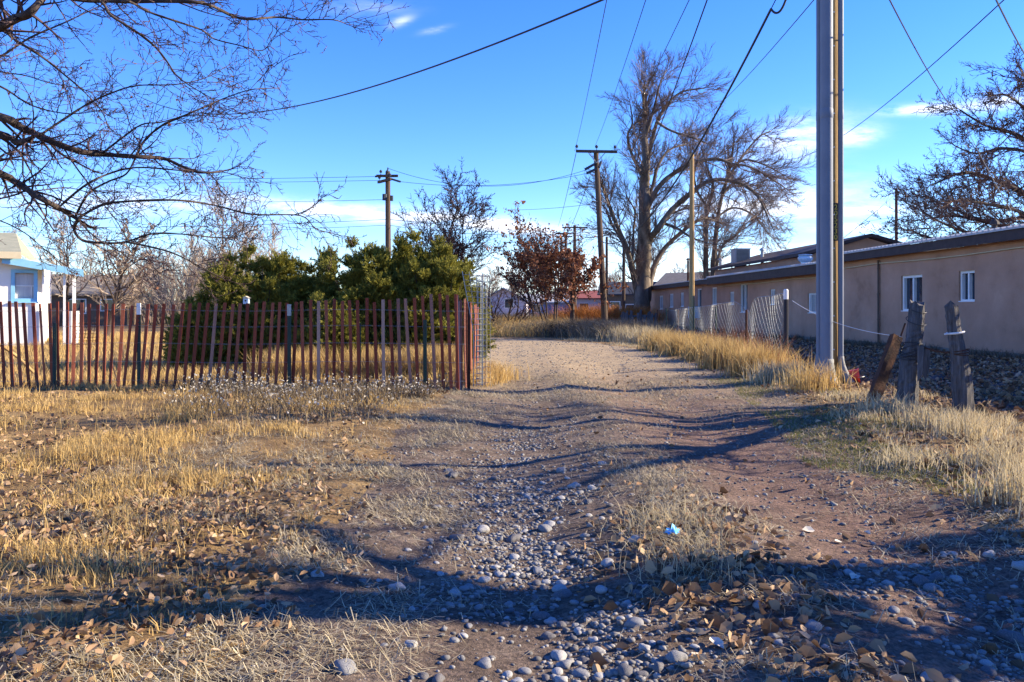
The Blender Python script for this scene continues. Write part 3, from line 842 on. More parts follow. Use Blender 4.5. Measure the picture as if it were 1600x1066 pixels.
bgA = bare_tree(21, 9.2, .16, cfgB, 'bare_tree', base_at(352, 60), 'tall grey bare tree behind the left end of the junipers', mc='twig_pale', mt='bark_grey')
bare_tree(22, 8.8, .13, cfgB, 'bare_tree', base_at(92, 58), 'thin grey bare tree behind the white house', mc='twig_pale')
ap = bare_tree(23, 3.9, .12, cfgB, 'bare_tree', base_at(163, 33), 'low wide bare tree in the yard beside the white house porch', mc='twig_pale', spread=.1)
bare_tree(24, 8.6, .10, cfgB, 'bare_tree', base_at(700, 52), 'slender bare tree rising behind the junipers near the middle', mc='twig', stems=2, spread=.3)
bare_tree(32, 6.4, .08, cfgB, 'bare_tree', base_at(668, 50), 'thin many stemmed bare tree right beside the juniper tops', mc='twig', stems=3, spread=.4)
R = random.Random(3)
for i, (px, Y, h, lab) in enumerate([
                                     (325, 75, 6.0, 'dense tan bare tree behind the pale upright thicket'), (415, 80, 8.5, 'bare tree showing over the left juniper'),
                                     (25, 70, 7.0, 'bare tree over the white house roof'), (130, 72, 5.6, 'bare tree above the porch roof end'),
                                     (205, 80, 5.0, 'small bare tree over the ranch house ridge'), (312, 68, 6.8, 'pale bare tree over the lowest juniper'), (243, 74, 5.2, 'small pale bare tree right of the ranch house ridge'), (375, 70, 7.6, 'pale bare tree behind the rounded dark juniper')]):
    c = copy_thing(bgA, base_at(px, Y), R.uniform(0, 6.28), h / 9.2, lab)
cfgT = dict(n=[7, 5, 4], wob=[.07, .1, .12], up=[.04, .06, .05], kids=[16, 8, 0], bare=[.12, .1, 0], len=[.38, .42, 0], ang=[.5, .5], rmin=.017, taper=.2, rk=.6)
th0 = bare_tree(28, 5.6, .05, cfgT, 'bare_thicket', base_at(300, 60), 'pale upright bare thicket just left of the lowest juniper', mt='bark_grey', mc='twig_pale', stems=16, spread=.34, thick=(0,), cat='shrub', trunk='stems')
for px, Y, h, lab in ((262, 63, 4.9, 'pale bare thicket right of the bare yard tree'), (330, 66, 5.9, 'pale bare thicket behind the lowest juniper'), (282, 72, 6.4, 'tall pale thicket between the two nearer thickets'), (372, 72, 6.6, 'pale thicket behind the rounded dark juniper'), (236, 76, 4.6, 'low pale thicket at the right end of the ranch house')):
    copy_thing(th0, base_at(px, Y), px * .7, h / 5.6, lab)
bare_tree(25, 3.6, .07, cfgS, 'bare_shrub', base_at(782, 48), 'round twiggy bare shrub beside the small white house', mc='twig', mt='bark', stems=9, spread=.6, thick=(0,), cat='shrub', trunk='stems')
bare_tree(26, 5.6, .09, cfgB, 'bare_tree', base_at(835, 55), 'thin bare tree behind the rust leaved tree', mc='twig')
far1 = bare_tree(27, 6.5, .12, cfgB, 'bare_tree', base_at(1240, 92), 'distant pale bare tree above the stucco building roof', mc='twig_pale')
for i, (px, Y, h, lab) in enumerate([(1195, 100, 5.2, 'distant bare tree beside the roof cooler'), (930, 110, 6, 'far bare tree left of the big cottonwood'), (960, 120, 6.5, 'far bare tree behind the dark roofed house'), (1345, 95, 6.0, 'distant bare tree just right of the twin pipe pole'),
                                     (860, 120, 6.5, 'far bare tree behind the rust leaved tree'), (800, 115, 6.2, 'far bare tree behind the small white house'), (1075, 110, 6.5, 'far bare tree behind the plain pole'), (760, 105, 6, 'far bare tree above the wire mesh roll')]):
    copy_thing(far1, base_at(px, Y), R.uniform(0, 6.28), h / 6.5, lab)

# big dark tree over the building at the right edge
YR = 38.0; pm = YR / F
rt = [
    ([(1700, 520), (1698, 460), (1692, 400), (1690, 330), (1680, 250), (1660, 170)], YR, YR, 14 * pm, 4 * pm),
    ([(1690, 390), (1650, 335), (1600, 303), (1550, 280), (1505, 270), (1460, 288)], YR, YR - 4, 6 * pm, 1 * pm),
    ([(1690, 340), (1640, 255), (1590, 212), (1540, 196), (1500, 172)], YR, YR - 2, 5 * pm, 1 * pm),
    ([(1688, 310), (1640, 210), (1612, 140), (1592, 105)], YR, YR + 2, 4.5 * pm, 1 * pm),
    ([(1692, 410), (1620, 368), (1560, 352), (1495, 338), (1448, 342)], YR, YR + 3, 5 * pm, 1 * pm),
    ([(1695, 440), (1600, 400), (1520, 385), (1455, 372), (1428, 362)], YR, YR + 1, 5 * pm, 1 * pm),
    ([(1690, 350), (1620, 250), (1570, 232), (1525, 240), (1492, 228)], YR, YR + 5, 4 * pm, 1 * pm),
    ([(1690, 400), (1640, 360), (1590, 330), (1540, 318), (1500, 312)], YR, YR - 6, 4.5 * pm, 1 * pm),
    ([(1692, 450), (1610, 392), (1540, 372), (1480, 352), (1440, 330)], YR, YR - 3, 4 * pm, 1 * pm), ([(1650, 335), (1600, 340), (1540, 345), (1480, 322), (1445, 308)], YR - 1, YR + 4, 4 * pm, 1 * pm),
    ([(1660, 250), (1610, 180), (1575, 150), (1550, 150)], YR, YR - 3, 3 * pm, 1 * pm),
    ([(1685, 300), (1720, 200), (1740, 120), (1760, 80)], YR, YR, 5 * pm, 1 * pm), ([(1692, 380), (1760, 300), (1830, 250)], YR, YR, 5 * pm, 1 * pm),
]
cfgR = dict(n=[4, 5, 5, 4], wob=[.1, .13, .15, .17], up=[.03, .03, .05, .05], kids=[3, 9, 7, 0], bare=[.1, .1, .1, 0], len=[.5, .5, .45, 0], ang=[.75, .7, .7], rmin=.0145, taper=.35, rk=.55, rcap=.06)
R = random.Random(8); out = []; tubes = []
limbs_tree(R, rt, cfgR, 3.2, 1.9, out, tubes, .004)
tree_from(out, 'bare_tree', gp(27.5, 38), 'broad dark reddish bare tree spreading over the stucco building roof', None, (), M['bark'], M['twig_rust'], tubes)

# tree that keeps its rust brown leaves
YL = 42.0
cfgL = dict(n=[5, 6, 5, 4], wob=[.1, .16, .18, .2], up=[.05, .06, .04, .02], kids=[9, 8, 5, 0], bare=[.3, .15, .1, 0], len=[.75, .5, .42, 0], ang=[.8, .7, .7], rmin=.012, taper=.3, rk=.6)
for (px, h, seed, lab, nl, stems) in ((893, 3.9, 41, 'short dark trunked tree with clinging rust brown leaves at the lane bend', 2600, 1), (862, 4.9, 42, 'bushy many stemmed tree thick with rust brown leaves', 5200, 5)):
    R = random.Random(seed); out = []; loc = base_at(px, YL if stems == 1 else YL + 2)
    for s in range(stems):
        a = R.uniform(0, 6.28); sp = .25 if stems > 1 else .05
        grow(R, out, (loc[0] + sp * math.cos(a), loc[1] + sp * math.sin(a), loc[2] - .1), norm((math.cos(a) * .3 * (stems > 1), math.sin(a) * .3 * (stems > 1), 1)), h * R.uniform(.8, 1), .17 if stems == 1 else .06, 0, cfgL)
    t = tree_from(out, 'rust_leaved_tree', loc, lab, None, (0, 1), M['bark'], M['twig'])
    tips = [o for o in out if o[4] >= 2 and (o[1][2] < 4.3 or R.random() < .25)]
    idx = rng.integers(0, len(tips), nl)
    pos = np.array([tips[i][1] for i in idx]) + rng.normal(0, .06, (nl, 3))
    b = MB(); leaves(b, pos, rng.uniform(.10, .2, nl), tilt=1.2, curl=.5); b.build('leaves', M['leaf_rust'], t)

# trees and brush standing outside the picture on the right: their shadows cross the lane
cfgO = dict(n=[8, 7, 5, 4], wob=[.05, .11, .15, .17], up=[.05, .05, .04, .03], kids=[9, 7, 5, 0], bare=[.30, .15, .1, 0], len=[.55, .45, .42, 0], ang=[.8, .7, .7], rmin=.010, taper=.3, rk=.6)
bare_tree(58, 8.5, .23, cfgO, 'bare_tree', gp(8.4, 4.95), 'thick bare shade tree on the right side of the lane near the viewer', mc='twig')
bare_tree(52, 7.5, .11, cfgO, 'bare_tree', gp(9.6, 10.5), 'slim bare tree between the building and the weathered posts', mc='twig')
R = random.Random(53); out = []; tubes = []
for pts, ra, rb in (([(7.3, 9.6, -.1), (7.32, 9.55, .9), (7.3, 9.4, 1.8), (7.25, 8.2, 2.4), (7.2, 7.2, 2.85), (7.15, 6.5, 3.2)], .17, .02), ([(7.3, 9.45, 1.7), (7.5, 9.7, 3.0), (7.9, 10.1, 4.6), (8.1, 10.2, 6.0)], .15, .04), ([(7.25, 8.2, 2.4), (7.0, 7.6, 3.3), (6.9, 7.2, 4.6)], .09, .03)):
    sp = smooth_path(pts, 6); rad = np.linspace(ra, rb, len(sp)); tubes.append((sp, rad))
    for i in range(8, len(sp)):
        for _ in range(2): spawn(R, out, tuple(sp[i]), norm(sp[i] - sp[i - 1]), R.uniform(.6, 1.6), rad[i] * .4, 1, cfgF)
tree_from(out, 'bare_tree', gp(7.3, 9.6), 'forked bare tree leaning over the right side of the lane near the old posts', None, (), M['bark'], M['twig'], tubes)



# ------------------------------------------------------------------ junipers
def juniper(seed, loc, w, h, label, dep=None, n=230, group='junipers behind the slat fence'):
    rs = np.random.default_rng(seed); dep = dep or w * .8
    t = thing('juniper_bush', loc, label, 'bush', group)
    b = MB(); st = MB()
    # boughs fan out from the base and each carries a feathery clump at its end
    n = int(n * .85)
    th = rs.uniform(0, 2 * math.pi, n); el = np.arccos(rs.uniform(.0, 1, n))          # polar angle from vertical
    lump = .78 + .36 * fbm(th * 1.5 + 7 * seed, el * 2.4, seed, 2)
    rad = rs.uniform(.72, 1.0, n) * lump
    end = np.stack([np.sin(el) * np.cos(th) * w / 2, np.sin(el) * np.sin(th) * dep / 2, .12 * h + np.cos(el) * h * .86], -1) * rad[:, None]
    root = np.stack([end[:, 0] * .12, end[:, 1] * .12, np.full(n, .05)], -1)
    for i in range(0, n, 3):
        mid = (root[i] + end[i]) / 2 + (0, 0, -.12)
        st.tube(smooth_path([root[i] + loc, mid + loc, end[i] + loc], 3), np.linspace(.03, .006, 7), 4, cap=False)
    for i in range(n):
        out_d = end[i] - np.array((0, 0, .2 * h)); out_d /= np.linalg.norm(out_d)
        out_d = out_d + (0, 0, .35); out_d /= np.linalg.norm(out_d)
        cr = rs.uniform(.16, .30); k = rs.integers(13, 20)
        for j in range(k):                                   # sprays of one clump
            d = out_d + rs.normal(0, .55, 3); d /= np.linalg.norm(d)
            L = cr * rs.uniform(.7, 1.45); m = 44
            u = rs.random(m) ** .7
            c = end[i][None] - out_d * .08 + d[None] * (u * L)[:, None] + rs.normal(0, .012, (m, 3))
            dirs = d[None] + rs.normal(0, .42, (m, 3)); dirs /= np.linalg.norm(dirs, axis=1)[:, None]
            ln = (.045 + .045 * rs.random(m)) * (1.25 - .6 * u)
            sd = np.cross(dirs, rs.normal(0, 1, (m, 3))); sd /= np.linalg.norm(sd, axis=1)[:, None] + 1e-9
            wd = .0105
            V = np.stack([c - sd * wd * .5, c + sd * wd * .5, c + dirs * ln[:, None] * .6 + sd * wd * .6, c + dirs * ln[:, None], c + dirs * ln[:, None] * .6 - sd * wd * .6], 1) + loc
            b.add(V.reshape(-1, 3), np.arange(m)[:, None] * 5 + np.array([[0, 1, 2, 3, 4]]))
    m = 5000                                                  # old foliage inside
    q = rs.normal(0, 1, (m, 3)); q /= np.linalg.norm(q, axis=1)[:, None]; q *= (rs.random(m) ** .4)[:, None]
    c = np.stack([q[:, 0] * w * .38, q[:, 1] * dep * .38, np.abs(q[:, 2]) * h * .72 + .05], -1) + loc
    e1, e2 = rs.normal(0, .06, (m, 3)), rs.normal(0, .06, (m, 3))
    b.add(np.stack([c - e1, c + e2, c + e1, c - e2], 1).reshape(-1, 3), np.arange(m)[:, None] * 4 + np.array([[0, 1, 2, 3]]))
    st.build('stems', M['bark'], t); b.build('foliage', M['juniper'], t)
    return t


def jb(px, Y): return gp((px - CX) / F * Y, Y)


juniper(1, jb(312, 16.6), 1.15, 1.45, 'lowest small juniper at the left end of the green bushes')
juniper(2, jb(400, 17.0), 2.7, 2.6, 'rounded dark green juniper second from the left end', n=270)
juniper(3, jb(478, 17.6), 2.5, 2.5, 'dense green juniper between the left rounded one and the tallest')
juniper(4, jb(590, 17.0), 3.0, 2.9, 'tallest yellow green juniper in front of the wooden power pole', n=330)
juniper(5, jb(680, 16.8), 2.45, 2.75, 'broad yellow green juniper next to the wire mesh roll', n=290)
juniper(7, gp(6.4, 3.6), 2.9, 2.75, 'unseen juniper added right of the lane to shade it close to the viewer', dep=3.0, n=120, group=None)  # added out of view to throw shade on the near right lane
juniper(6, jb(520, 16.0), 1.5, 1.5, 'low juniper in front of the tall ones')

# ------------------------------------------------------------------ tufts, shrubs and weeds
def tuft(name, seed, loc, n, h, spread, mt, label, group, cat='grass tuft', lean=.35, w=.006, part='blades'):
    rs = np.random.default_rng(seed)
    x = loc[0] + rs.normal(0, spread * .5, n); y = loc[1] + rs.normal(0, spread * .5, n)
    b = MB(); blades(b, x, y, rs.uniform(.4, 1.05, n) * h, np.full(n, w) * rs.uniform(.7, 1.3, n), lean, rs=rs, bend=.7)
    o = b.build(name, M[mt]); o.location = (0, 0, 0)
    return tag(o, label, cat, group)


GT = 'dry bunchgrass along the right fence'
for i, (px, py, h, mt, lab) in enumerate([
        (1272, 618, .50, 'grass_gold', 'tall golden grass tuft at the foot of the twin pipe pole'),
        (1390, 655, .27, 'grass_pale', 'pale grass tuft around the foot of the leaning timber'),
        (1452, 676, .28, 'grass_pale', 'thick pale tuft before the gnarled post'),
        (1515, 694, .28, 'grass_pale', 'pale tuft before the post with the white band'),
        (1560, 742, .30, 'grass_pale', 'pale grass tuft near the right edge behind fallen leaves'),
        (1592, 800, .32, 'grass_pale', 'nearest pale grass tuft at the right edge'),
        (1420, 735, .18, 'grass_pale', 'low tuft at the lane edge among brown leaves'),
        (1218, 603, .40, 'grass_pale', 'pale tuft at the foot of the black fence post'),
        (1180, 590, .66, 'grass_gold', 'tall golden tuft in front of the sagging wire fence'),
        (1135, 578, .70, 'grass_gold', 'golden tuft under the sagging part of the wire fence'),
        (1105, 564, .66, 'grass_gold', 'golden tuft beside a short dark stake'),
        (1070, 556, .70, 'grass_gold', 'golden tuft below the plain wooden pole'),
        (1040, 548, .70, 'grass_gold', 'bright golden tuft before the far wire fence'),
        (1012, 538, .72, 'grass_pale', 'pale brushy tuft before the cottonwood'),
        (980, 534, .70, 'grass_pale', 'pale tuft before the dark leaning boards'),
        (1155, 570, .6, 'grass_gold', 'golden tuft close against the wire fence'),
        (1090, 552, .65, 'grass_gold', 'golden tuft against the fence behind the plain pole'),
        (1205, 583, .5, 'grass_gold', 'golden tuft against the fence near the black post')]):
    g = G(px, py); Y = g[1]
    tuft('bunchgrass', 100 + i, g, int(330 if Y < 12 else 800), h, .16 + .020 * Y, mt, lab, GT, lean=.33, w=.0045 + .0006 * Y)
tuft('bunchgrass', 130, G(752, 592), 1400, .4, .55, 'grass_gold', 'golden straw tuft around the foot of the wire mesh roll', None, w=.012)
tuft('bunchgrass', 131, G(735, 600), 900, .35, .4, 'grass_gold', 'golden straw tuft at the slat fence corner', None, w=.012)
tuft('dry_tuft', 132, G(1040, 838), 420, .14, .28, 'grass_pale', 'wispy dry tuft on the hump between the wheel ruts', None, lean=.8, w=.004)
tuft('dry_tuft', 133, G(1075, 890), 360, .14, .3, 'grass_pale', 'wispy dry tuft beside the blue plastic scrap', None, lean=.9, w=.004)
rsw = np.random.default_rng(77)
for i, (px, py, h, sp, mt, lab) in enumerate([
        (850, 524, .75, 1.5, 'brush', 'grey brown brush clump at the left end of the lane bend'), (890, 526, .85, 1.7, 'weed_dark', 'dark brush clump under the rust leaved tree'),
        (925, 527, .95, 1.7, 'weed_dark', 'dark grey brush clump right of the short dark trunk'), (960, 530, .9, 1.5, 'brush', 'brown brush clump before the leaning boards'),
        (1000, 532, .9, 1.4, 'brush', 'grey brown brush clump before the cottonwood trunk'), (865, 510, 1.2, 2.2, 'brush', 'tall pale brush behind the lane bend'),
        (800, 512, 1.2, 3.0, 'grass_gold', 'tall golden weeds beyond the lane end'), (775, 513, 1.1, 2.4, 'brush', 'brown weeds beyond the lane end near the wire mesh roll')]):
    g = G(px, py)
    tuft('dry_brush', 200 + i, g, 2200, h, sp, mt, lab, 'brush along the lane bend', cat='brush', lean=.9, w=.02)
for i, (px, py, h, sp, lab) in enumerate([(918, 508, 1.7, 2.4, 'orange brown bush behind the short dark trunk'), (985, 506, 1.6, 1.8, 'tawny bush beside the leaning tall pole')]):
    tuft('orange_bush', 220 + i, base_at(px, 54), 2600, h, sp, 'brush_orange', lab, None, cat='bush', lean=.45, w=.035)
for i, (px, py, h) in enumerate([(1150, 560, .95), (1172, 572, .9), (1120, 556, .9), (1195, 586, .8)]):
    tuft('rusty_weed', 240 + i, G(px, py), 160, h, .5, 'weed_rust', ['reddish weed stalks left of the rusty fence post', 'reddish weed stalks at the rusty fence post', 'reddish weed stalks by the wire fence middle', 'reddish weed stalks near the black fence post'][i], 'reddish weeds', cat='weed', lean=.22, w=.012)
# dark weeds with white seed heads at the fence foot
b = MB(); hb = MB()
x = np.concatenate([rsw.uniform(-4.6, -.9, 5200), rsw.uniform(-8.5, -4.4, 1800)]); y = np.concatenate([11.3 + rsw.normal(0, .55, 5200), 11.85 + rsw.normal(0, .12, 1800)])
x = np.concatenate([x, rsw.uniform(-4.4, -1.1, 3600)]); y = np.concatenate([y, 9.9 + rsw.normal(0, .7, 3600)])
kp = (fbm(x * 1.6, y * 2.2, 91, 3) > .46) & (x < lane_l(y) - .1) & (y < 12.4); x, y = x[kp], y[kp]
hgt = rsw.uniform(.04, .25, len(x)) * (.45 + fbm(x * 3, y * 3, 92, 2))
blades(b, x, y, hgt, np.full(len(x), .008), .75, rs=rsw)
wd = tag(b.build('dark_weeds', M['weed_dark']), 'dark dried weeds with pale seed heads along the slat fence foot', 'weeds', kind='stuff')
sel = (rsw.random(len(x)) < .22) & (x > -4.6)
leaves(hb, np.stack([x[sel], y[sel], gz(x[sel], y[sel]) + hgt[sel]], -1) + rsw.normal(0, .02, (sel.sum(), 3)), rsw.uniform(.02, .04, sel.sum()), rs=rsw, tilt=1)
o = hb.build('seed_heads', M['seed_white'], wd); o['kind'] = 'stuff'

# ------------------------------------------------------------------ stucco building
WO = np.array((12.66, 19.68, 0.)); WD = np.array((-.0547, 1., 0.)); WD /= np.linalg.norm(WD); WN = np.array((-WD[1], WD[0], 0.)); UPV = np.array((0, 0, 1.))


def wt(px):
    k = (px - CX) / F
    return (WO[0] - k * WO[1]) / (k * WD[1] - WD[0])


def wz(px, py):
    t = wt(px); Y = WO[1] + t * WD[1]
    return H - (py - HY) / F * Y


bd = thing('stucco_building', WO + WD * 8, 'long low tan stucco building with dark eaves beside the lane', 'building')
wins = [  # px left, px right, py top, py bottom, kind
    (1408, 1441, 430, 487, 'slider'), (1498, 1523, 423, 472, 'slider'), (1262, 1276, 458, 490, 'bars'), (1203, 1211, 452, 477, 'plain'),
    (1156, 1168, 443, 489, 'tall'), (1140, 1147, 456, 477, 'plain'), (1112, 1120, 449, 477, 'plain'), (1089, 1096, 451, 500, 'cooler'),
    (1063, 1068.5, 457, 480, 'plain'), (1046, 1052, 459, 481, 'plain'), (1030, 1036, 462, 484, 'plain')]
rects = []
for a, c, p0, p1, k in wins:
    m = (a + c) / 2
    rects.append((wt(c), wt(a), wz(m, p1), wz(m, p0), k))
T0, T1, ZT = -15.0, 40.5, 3.0
cuts_t = sorted(set([T0, T1] + [r[0] for r in rects] + [r[1] for r in rects])); cuts_z = sorted(set([.12, ZT] + [r[2] for r in rects] + [r[3] for r in rects]))
b = MB(); DEP = .16
for i in range(len(cuts_t) - 1):
    for j in range(len(cuts_z) - 1):
        tm, zm = (cuts_t[i] + cuts_t[i + 1]) / 2, (cuts_z[j] + cuts_z[j + 1]) / 2
        if any(r[0] < tm < r[1] and r[2] < zm < r[3] for r in rects): continue
        b.add([WO + WD * t + UPV * z for t, z in ((cuts_t[i], cuts_z[j]), (cuts_t[i + 1], cuts_z[j]), (cuts_t[i + 1], cuts_z[j + 1]), (cuts_t[i], cuts_z[j + 1]))], [(3, 2, 1, 0)])
for r in rects:
    c4 = [(r[0], r[2]), (r[1], r[2]), (r[1], r[3]), (r[0], r[3])]
    for k in range(4):
        (ta, za), (tb_, zb_) = c4[k], c4[(k + 1) % 4]
        b.add([WO + WD * ta + UPV * za, WO + WD * tb_ + UPV * zb_, WO + WD * tb_ + UPV * zb_ - WN * DEP, WO + WD * ta + UPV * za - WN * DEP], [(0, 1, 2, 3)])
b.obox(WO, WD, WN, UPV, (T0, T0 + .2), (-9, -.01), (.12, ZT)); b.obox(WO, WD, WN, UPV, (T1 - .2, T1), (-9, -.01), (.12, ZT)); b.obox(WO, WD, WN, UPV, (T0, T1), (-9.2, -9), (.12, ZT))
b.build('wall', M['stucco'], bd)
b = MB(); b.obox(WO, WD, WN, UPV, (T0, T1), (-.2, .02), (-.1, .16)); b.build('foundation', M['stucco_base'], bd)
for (t0, t1, z0, z1, kind) in rects:
    fw = min(.08, (t1 - t0) * .1)
    fr = MB(); u = (-DEP - .02, -.055)
    fr.obox(WO, WD, WN, UPV, (t0, t0 + fw), u, (z0, z1)); fr.obox(WO, WD, WN, UPV, (t1 - fw, t1), u, (z0, z1))
    fr.obox(WO, WD, WN, UPV, (t0 + fw, t1 - fw), u, (z0, z0 + fw)); fr.obox(WO, WD, WN, UPV, (t0 + fw, t1 - fw), u, (z1 - fw, z1))
    if kind in ('slider', 'plain', 'tall'):
        tm = (t0 + t1) / 2; fr.obox(WO, WD, WN, UPV, (tm - fw * .45, tm + fw * .45), (-DEP - .01, -.06), (z0 + fw, z1 - fw))
    if kind == 'bars':
        for q in np.linspace(t0 + fw, t1 - fw, 7)[1:-1]:
            fr.obox(WO, WD, WN, UPV, (q - .012, q + .012), (-.05, -.03), (z0, z1))
    f = fr.build('window_frame', M['white_paint'], bd)
    g = MB(); g.obox(WO, WD, WN, UPV, (t0 + fw, t1 - fw), (-DEP - .012, -DEP + .012), (z0 + fw, z1 - fw)); g.build('pane', M['glass'], f)
    if kind == 'slider':
        g = MB(); g.obox(WO, WD, WN, UPV, ((t0 + t1) / 2, t1 - fw), (-DEP - .40, -DEP - .36), (z0, z1)); g.build('curtain', M['curtain'], f)
    g = MB(); g.obox(WO, WD, WN, UPV, (t0 + .003, t1 - .003), (-.054, .012), (z0 + .003, z0 + .03)); g.build('sill', M['white_paint'], f)
    if kind == 'cooler':
        g = MB(); zc = z0 + .1
        g.obox(WO, WD, WN, UPV, (t0 + .1, t1 - .1), (.05, .55), (zc, zc + .7))
        g.build('window_cooler', M['blue_paint'], bd)


def roof_section(t0, t1, zb, zt, over, ridge_z, name_m, ribs, thick=.05):
    f = MB(); f.obox(WO, WD, WN, UPV, (t0, t1), (over - .05, over), (zb, zt)); f.obox(WO, WD, WN, UPV, (t0, t1), (.0, over - .05), (zb + .12, zb + .14))
    f.build('fascia', M['fascia'], bd)
    r = MB()
    def pr(t, n_, dz): return WO + WD * t + WN * n_ + UPV * (zt + .006 + (over - n_) / (over + 4.5) * (ridge_z - zt) + dz)
    for na, nb in ((over + .05, -4.5),):
        r.add([pr(t0, na, 0), pr(t1, na, 0), pr(t1, nb, 0), pr(t0, nb, 0), pr(t0, na, thick), pr(t1, na, thick), pr(t1, nb, thick), pr(t0, nb, thick)],
              [(0, 1, 2, 3), (7, 6, 5, 4), (0, 4, 5, 1), (1, 5, 6, 2), (2, 6, 7, 3), (3, 7, 4, 0)])
    def pb(t, n_, dz): return WO + WD * t + WN * n_ + UPV * (zt + .006 + (n_ + 9.6) / 5.1 * (ridge_z - zt) + dz)
    r.add([pb(t0, -4.5, 0), pb(t1, -4.5, 0), pb(t1, -9.6, 0), pb(t0, -9.6, 0), pb(t0, -4.5, thick), pb(t1, -4.5, thick), pb(t1, -9.6, thick), pb(t0, -9.6, thick)],
          [(0, 1, 2, 3), (7, 6, 5, 4), (1, 5, 6, 2), (2, 6, 7, 3), (3, 7, 4, 0)])
    if ribs:
        for t in np.arange(t0 + .1, t1, .23):
            A = [pr(t - .05, over + .06, thick), pr(t + .05, over + .06, thick), pr(t + .02, over + .06, thick + .04), pr(t - .02, over + .06, thick + .04)]
            B = [pr(t - .05, -4.5, thick), pr(t + .05, -4.5, thick), pr(t + .02, -4.5, thick + .04), pr(t - .02, -4.5, thick + .04)]
            r.add(A + B, [(0, 1, 2, 3), (1, 5, 6, 2), (2, 6, 7, 3), (3, 7, 4, 0)])
    r.build('roof', M[name_m], bd)


roof_section(T0 - .3, 10.4, 2.96, 3.22, .40, 3.95, 'roof_metal', True)
roof_section(10.4, 24.4, 2.62, 2.98, .55, 3.5, 'roof_metal', True)
roof_section(24.4, T1 + .3, 2.70, 2.95, .35, 3.5, 'roof_metal', False)
# raised middle part with its own gable
b = MB(); UA, UB, UN0, UN1 = 18.6, 33.0, -2.6, -8.6
b.obox(WO, WD, WN, UPV, (UA, UB), (UN1, UN0), (2.9, 3.85)); b.build('upper_wall', M['stucco'], bd)
b = MB()
for na, nb, za, zb_ in ((UN0 + .35, -5.6, 3.83, 4.75), (UN1 - .35, -5.6, 3.83, 4.75)):
    q = [WO + WD * t + WN * n_ + UPV * z for t, n_, z in ((UA - .4, na, za), (UB + .4, na, za), (UB + .4, nb, zb_), (UA - .4, nb, zb_))]
    b.add(q + [p + UPV * .16 for p in q], [(0, 1, 2, 3), (7, 6, 5, 4), (0, 4, 5, 1), (1, 5, 6, 2), (2, 6, 7, 3), (3, 7, 4, 0)])
b.build('upper_roof', M['fascia'], bd)
b = MB(); q = [WO + WD * UA + WN * n_ + UPV * z for n_, z in ((UN0, 3.85), (-5.6, 4.72), (UN1, 3.85))]
b.add(q + [p + WD * .2 for p in q], [(0, 1, 2), (5, 4, 3)]); b.build('gable', M['stucco'], bd)
b = MB(); tt = np.linspace(T0, 24, 70)
b.tube([WO + WD * t + WN * .045 + UPV * (2.80 - .05 * abs(math.sin(t * .45)) - (.25 if t > 10.5 else 0) * min(1, (t - 10.5) * 1.0 if t > 10.5 else 0)) for t in tt], .02, 5)
b.build('cable', M['cream'], bd)
b = MB(); t = wt(1375); b.tube([WO + WD * t + WN * .06 + UPV * z for z in (.15, 1, 2, 2.9)], .035, 8)
for z in (.9, 1.75, 2.6): b.tube([WO + WD * t + WN * .06 + UPV * (z + q) for q in (0, .05)], .045, 8)
b.build('drain_pipe', M['brown_wall'], bd)

bw = MB(); t_ = rng.uniform(T0, 38, 9000); pp = WO[None] + WD[None] * t_[:, None] + WN[None] * np.abs(rng.normal(0, .22, 9000))[:, None]
kp = fbm(t_ * .9, t_ * 0 + 2, 95, 3) > .42
blades(bw, pp[kp, 0], pp[kp, 1], rng.uniform(.05, .3, kp.sum()), np.full(kp.sum(), .014), .6)
tag(bw.build('dark_weeds', M['weed_dark']), 'dark dry weeds along the foot of the stucco wall', 'weeds', kind='stuff')

# on the roof
def on_roof(px, t): return WO + WD * t
vp = WO + WD * 14.2 + WN * -.6 + UPV * 3.05
vt = thing('roof_vent', vp, 'pale blue turbine vent on the stucco building roof', 'vent')
b = MB(); b.tube([vp + UPV * z for z in (0, .22)], .17, 14); b.build('neck', M['vent_blue'], vt, smooth=False)
b = MB(); zs = np.linspace(0, 1, 9); b.tube([vp + UPV * (.22 + .30 * z) for z in zs], .17 + .12 * np.sin(zs * math.pi * .95), 18)
for k in range(16):
    a = k * 2 * math.pi / 16
    b.tube([vp + np.array((math.cos(a + z * .5) * (.185 + .12 * math.sin(z * 3)), math.sin(a + z * .5) * (.185 + .12 * math.sin(z * 3)), .22 + .30 * z)) for z in zs], .008, 4)
b.build('turbine', M['vent_blue'], vt)
b = MB(); b.tube([vp + UPV * z for z in (.52, .54, .565)], [.30, .28, .03], 18); b.build('cap', M['vent_blue'], vt)

cpos = P(1157, 412, 50)
cp = thing('evaporative_cooler', cpos, 'boxy tan rooftop cooler on the far roof', 'cooler')
b = MB(); x0, y0, z0 = cpos
b.box((x0 - .46, x0 + .46), (y0 - .5, y0 + .5), (z0, z0 + .88)); b.box((x0 - .5, x0 + .5), (y0 - .54, y0 + .54), (z0 + .882, z0 + .92)); b.build('housing', M['cooler'], cp)
b = MB()
for k in range(9): b.box((x0 - .38, x0 + .38), (y0 - .52, y0 - .502), (z0 + .1 + k * .08, z0 + .15 + k * .08))
b.build('louvre_panel', M['roof_grey'], cp)
b = MB(); b.box((x0 - .3, x0 + .3), (y0 - .3, y0 + .3), (z0 - .45, z0 - .002)); b.build('duct', M['galv'], cp)
for sx in (-1, 1):
    for sy in (-1, 1):
        b = MB(); b.box((x0 + sx * .42 - .03, x0 + sx * .42 + .03), (y0 + sy * .44 - .03, y0 + sy * .44 + .03), (z0 - .6, z0 - .002)); b.build('leg', M['galv'], cp)


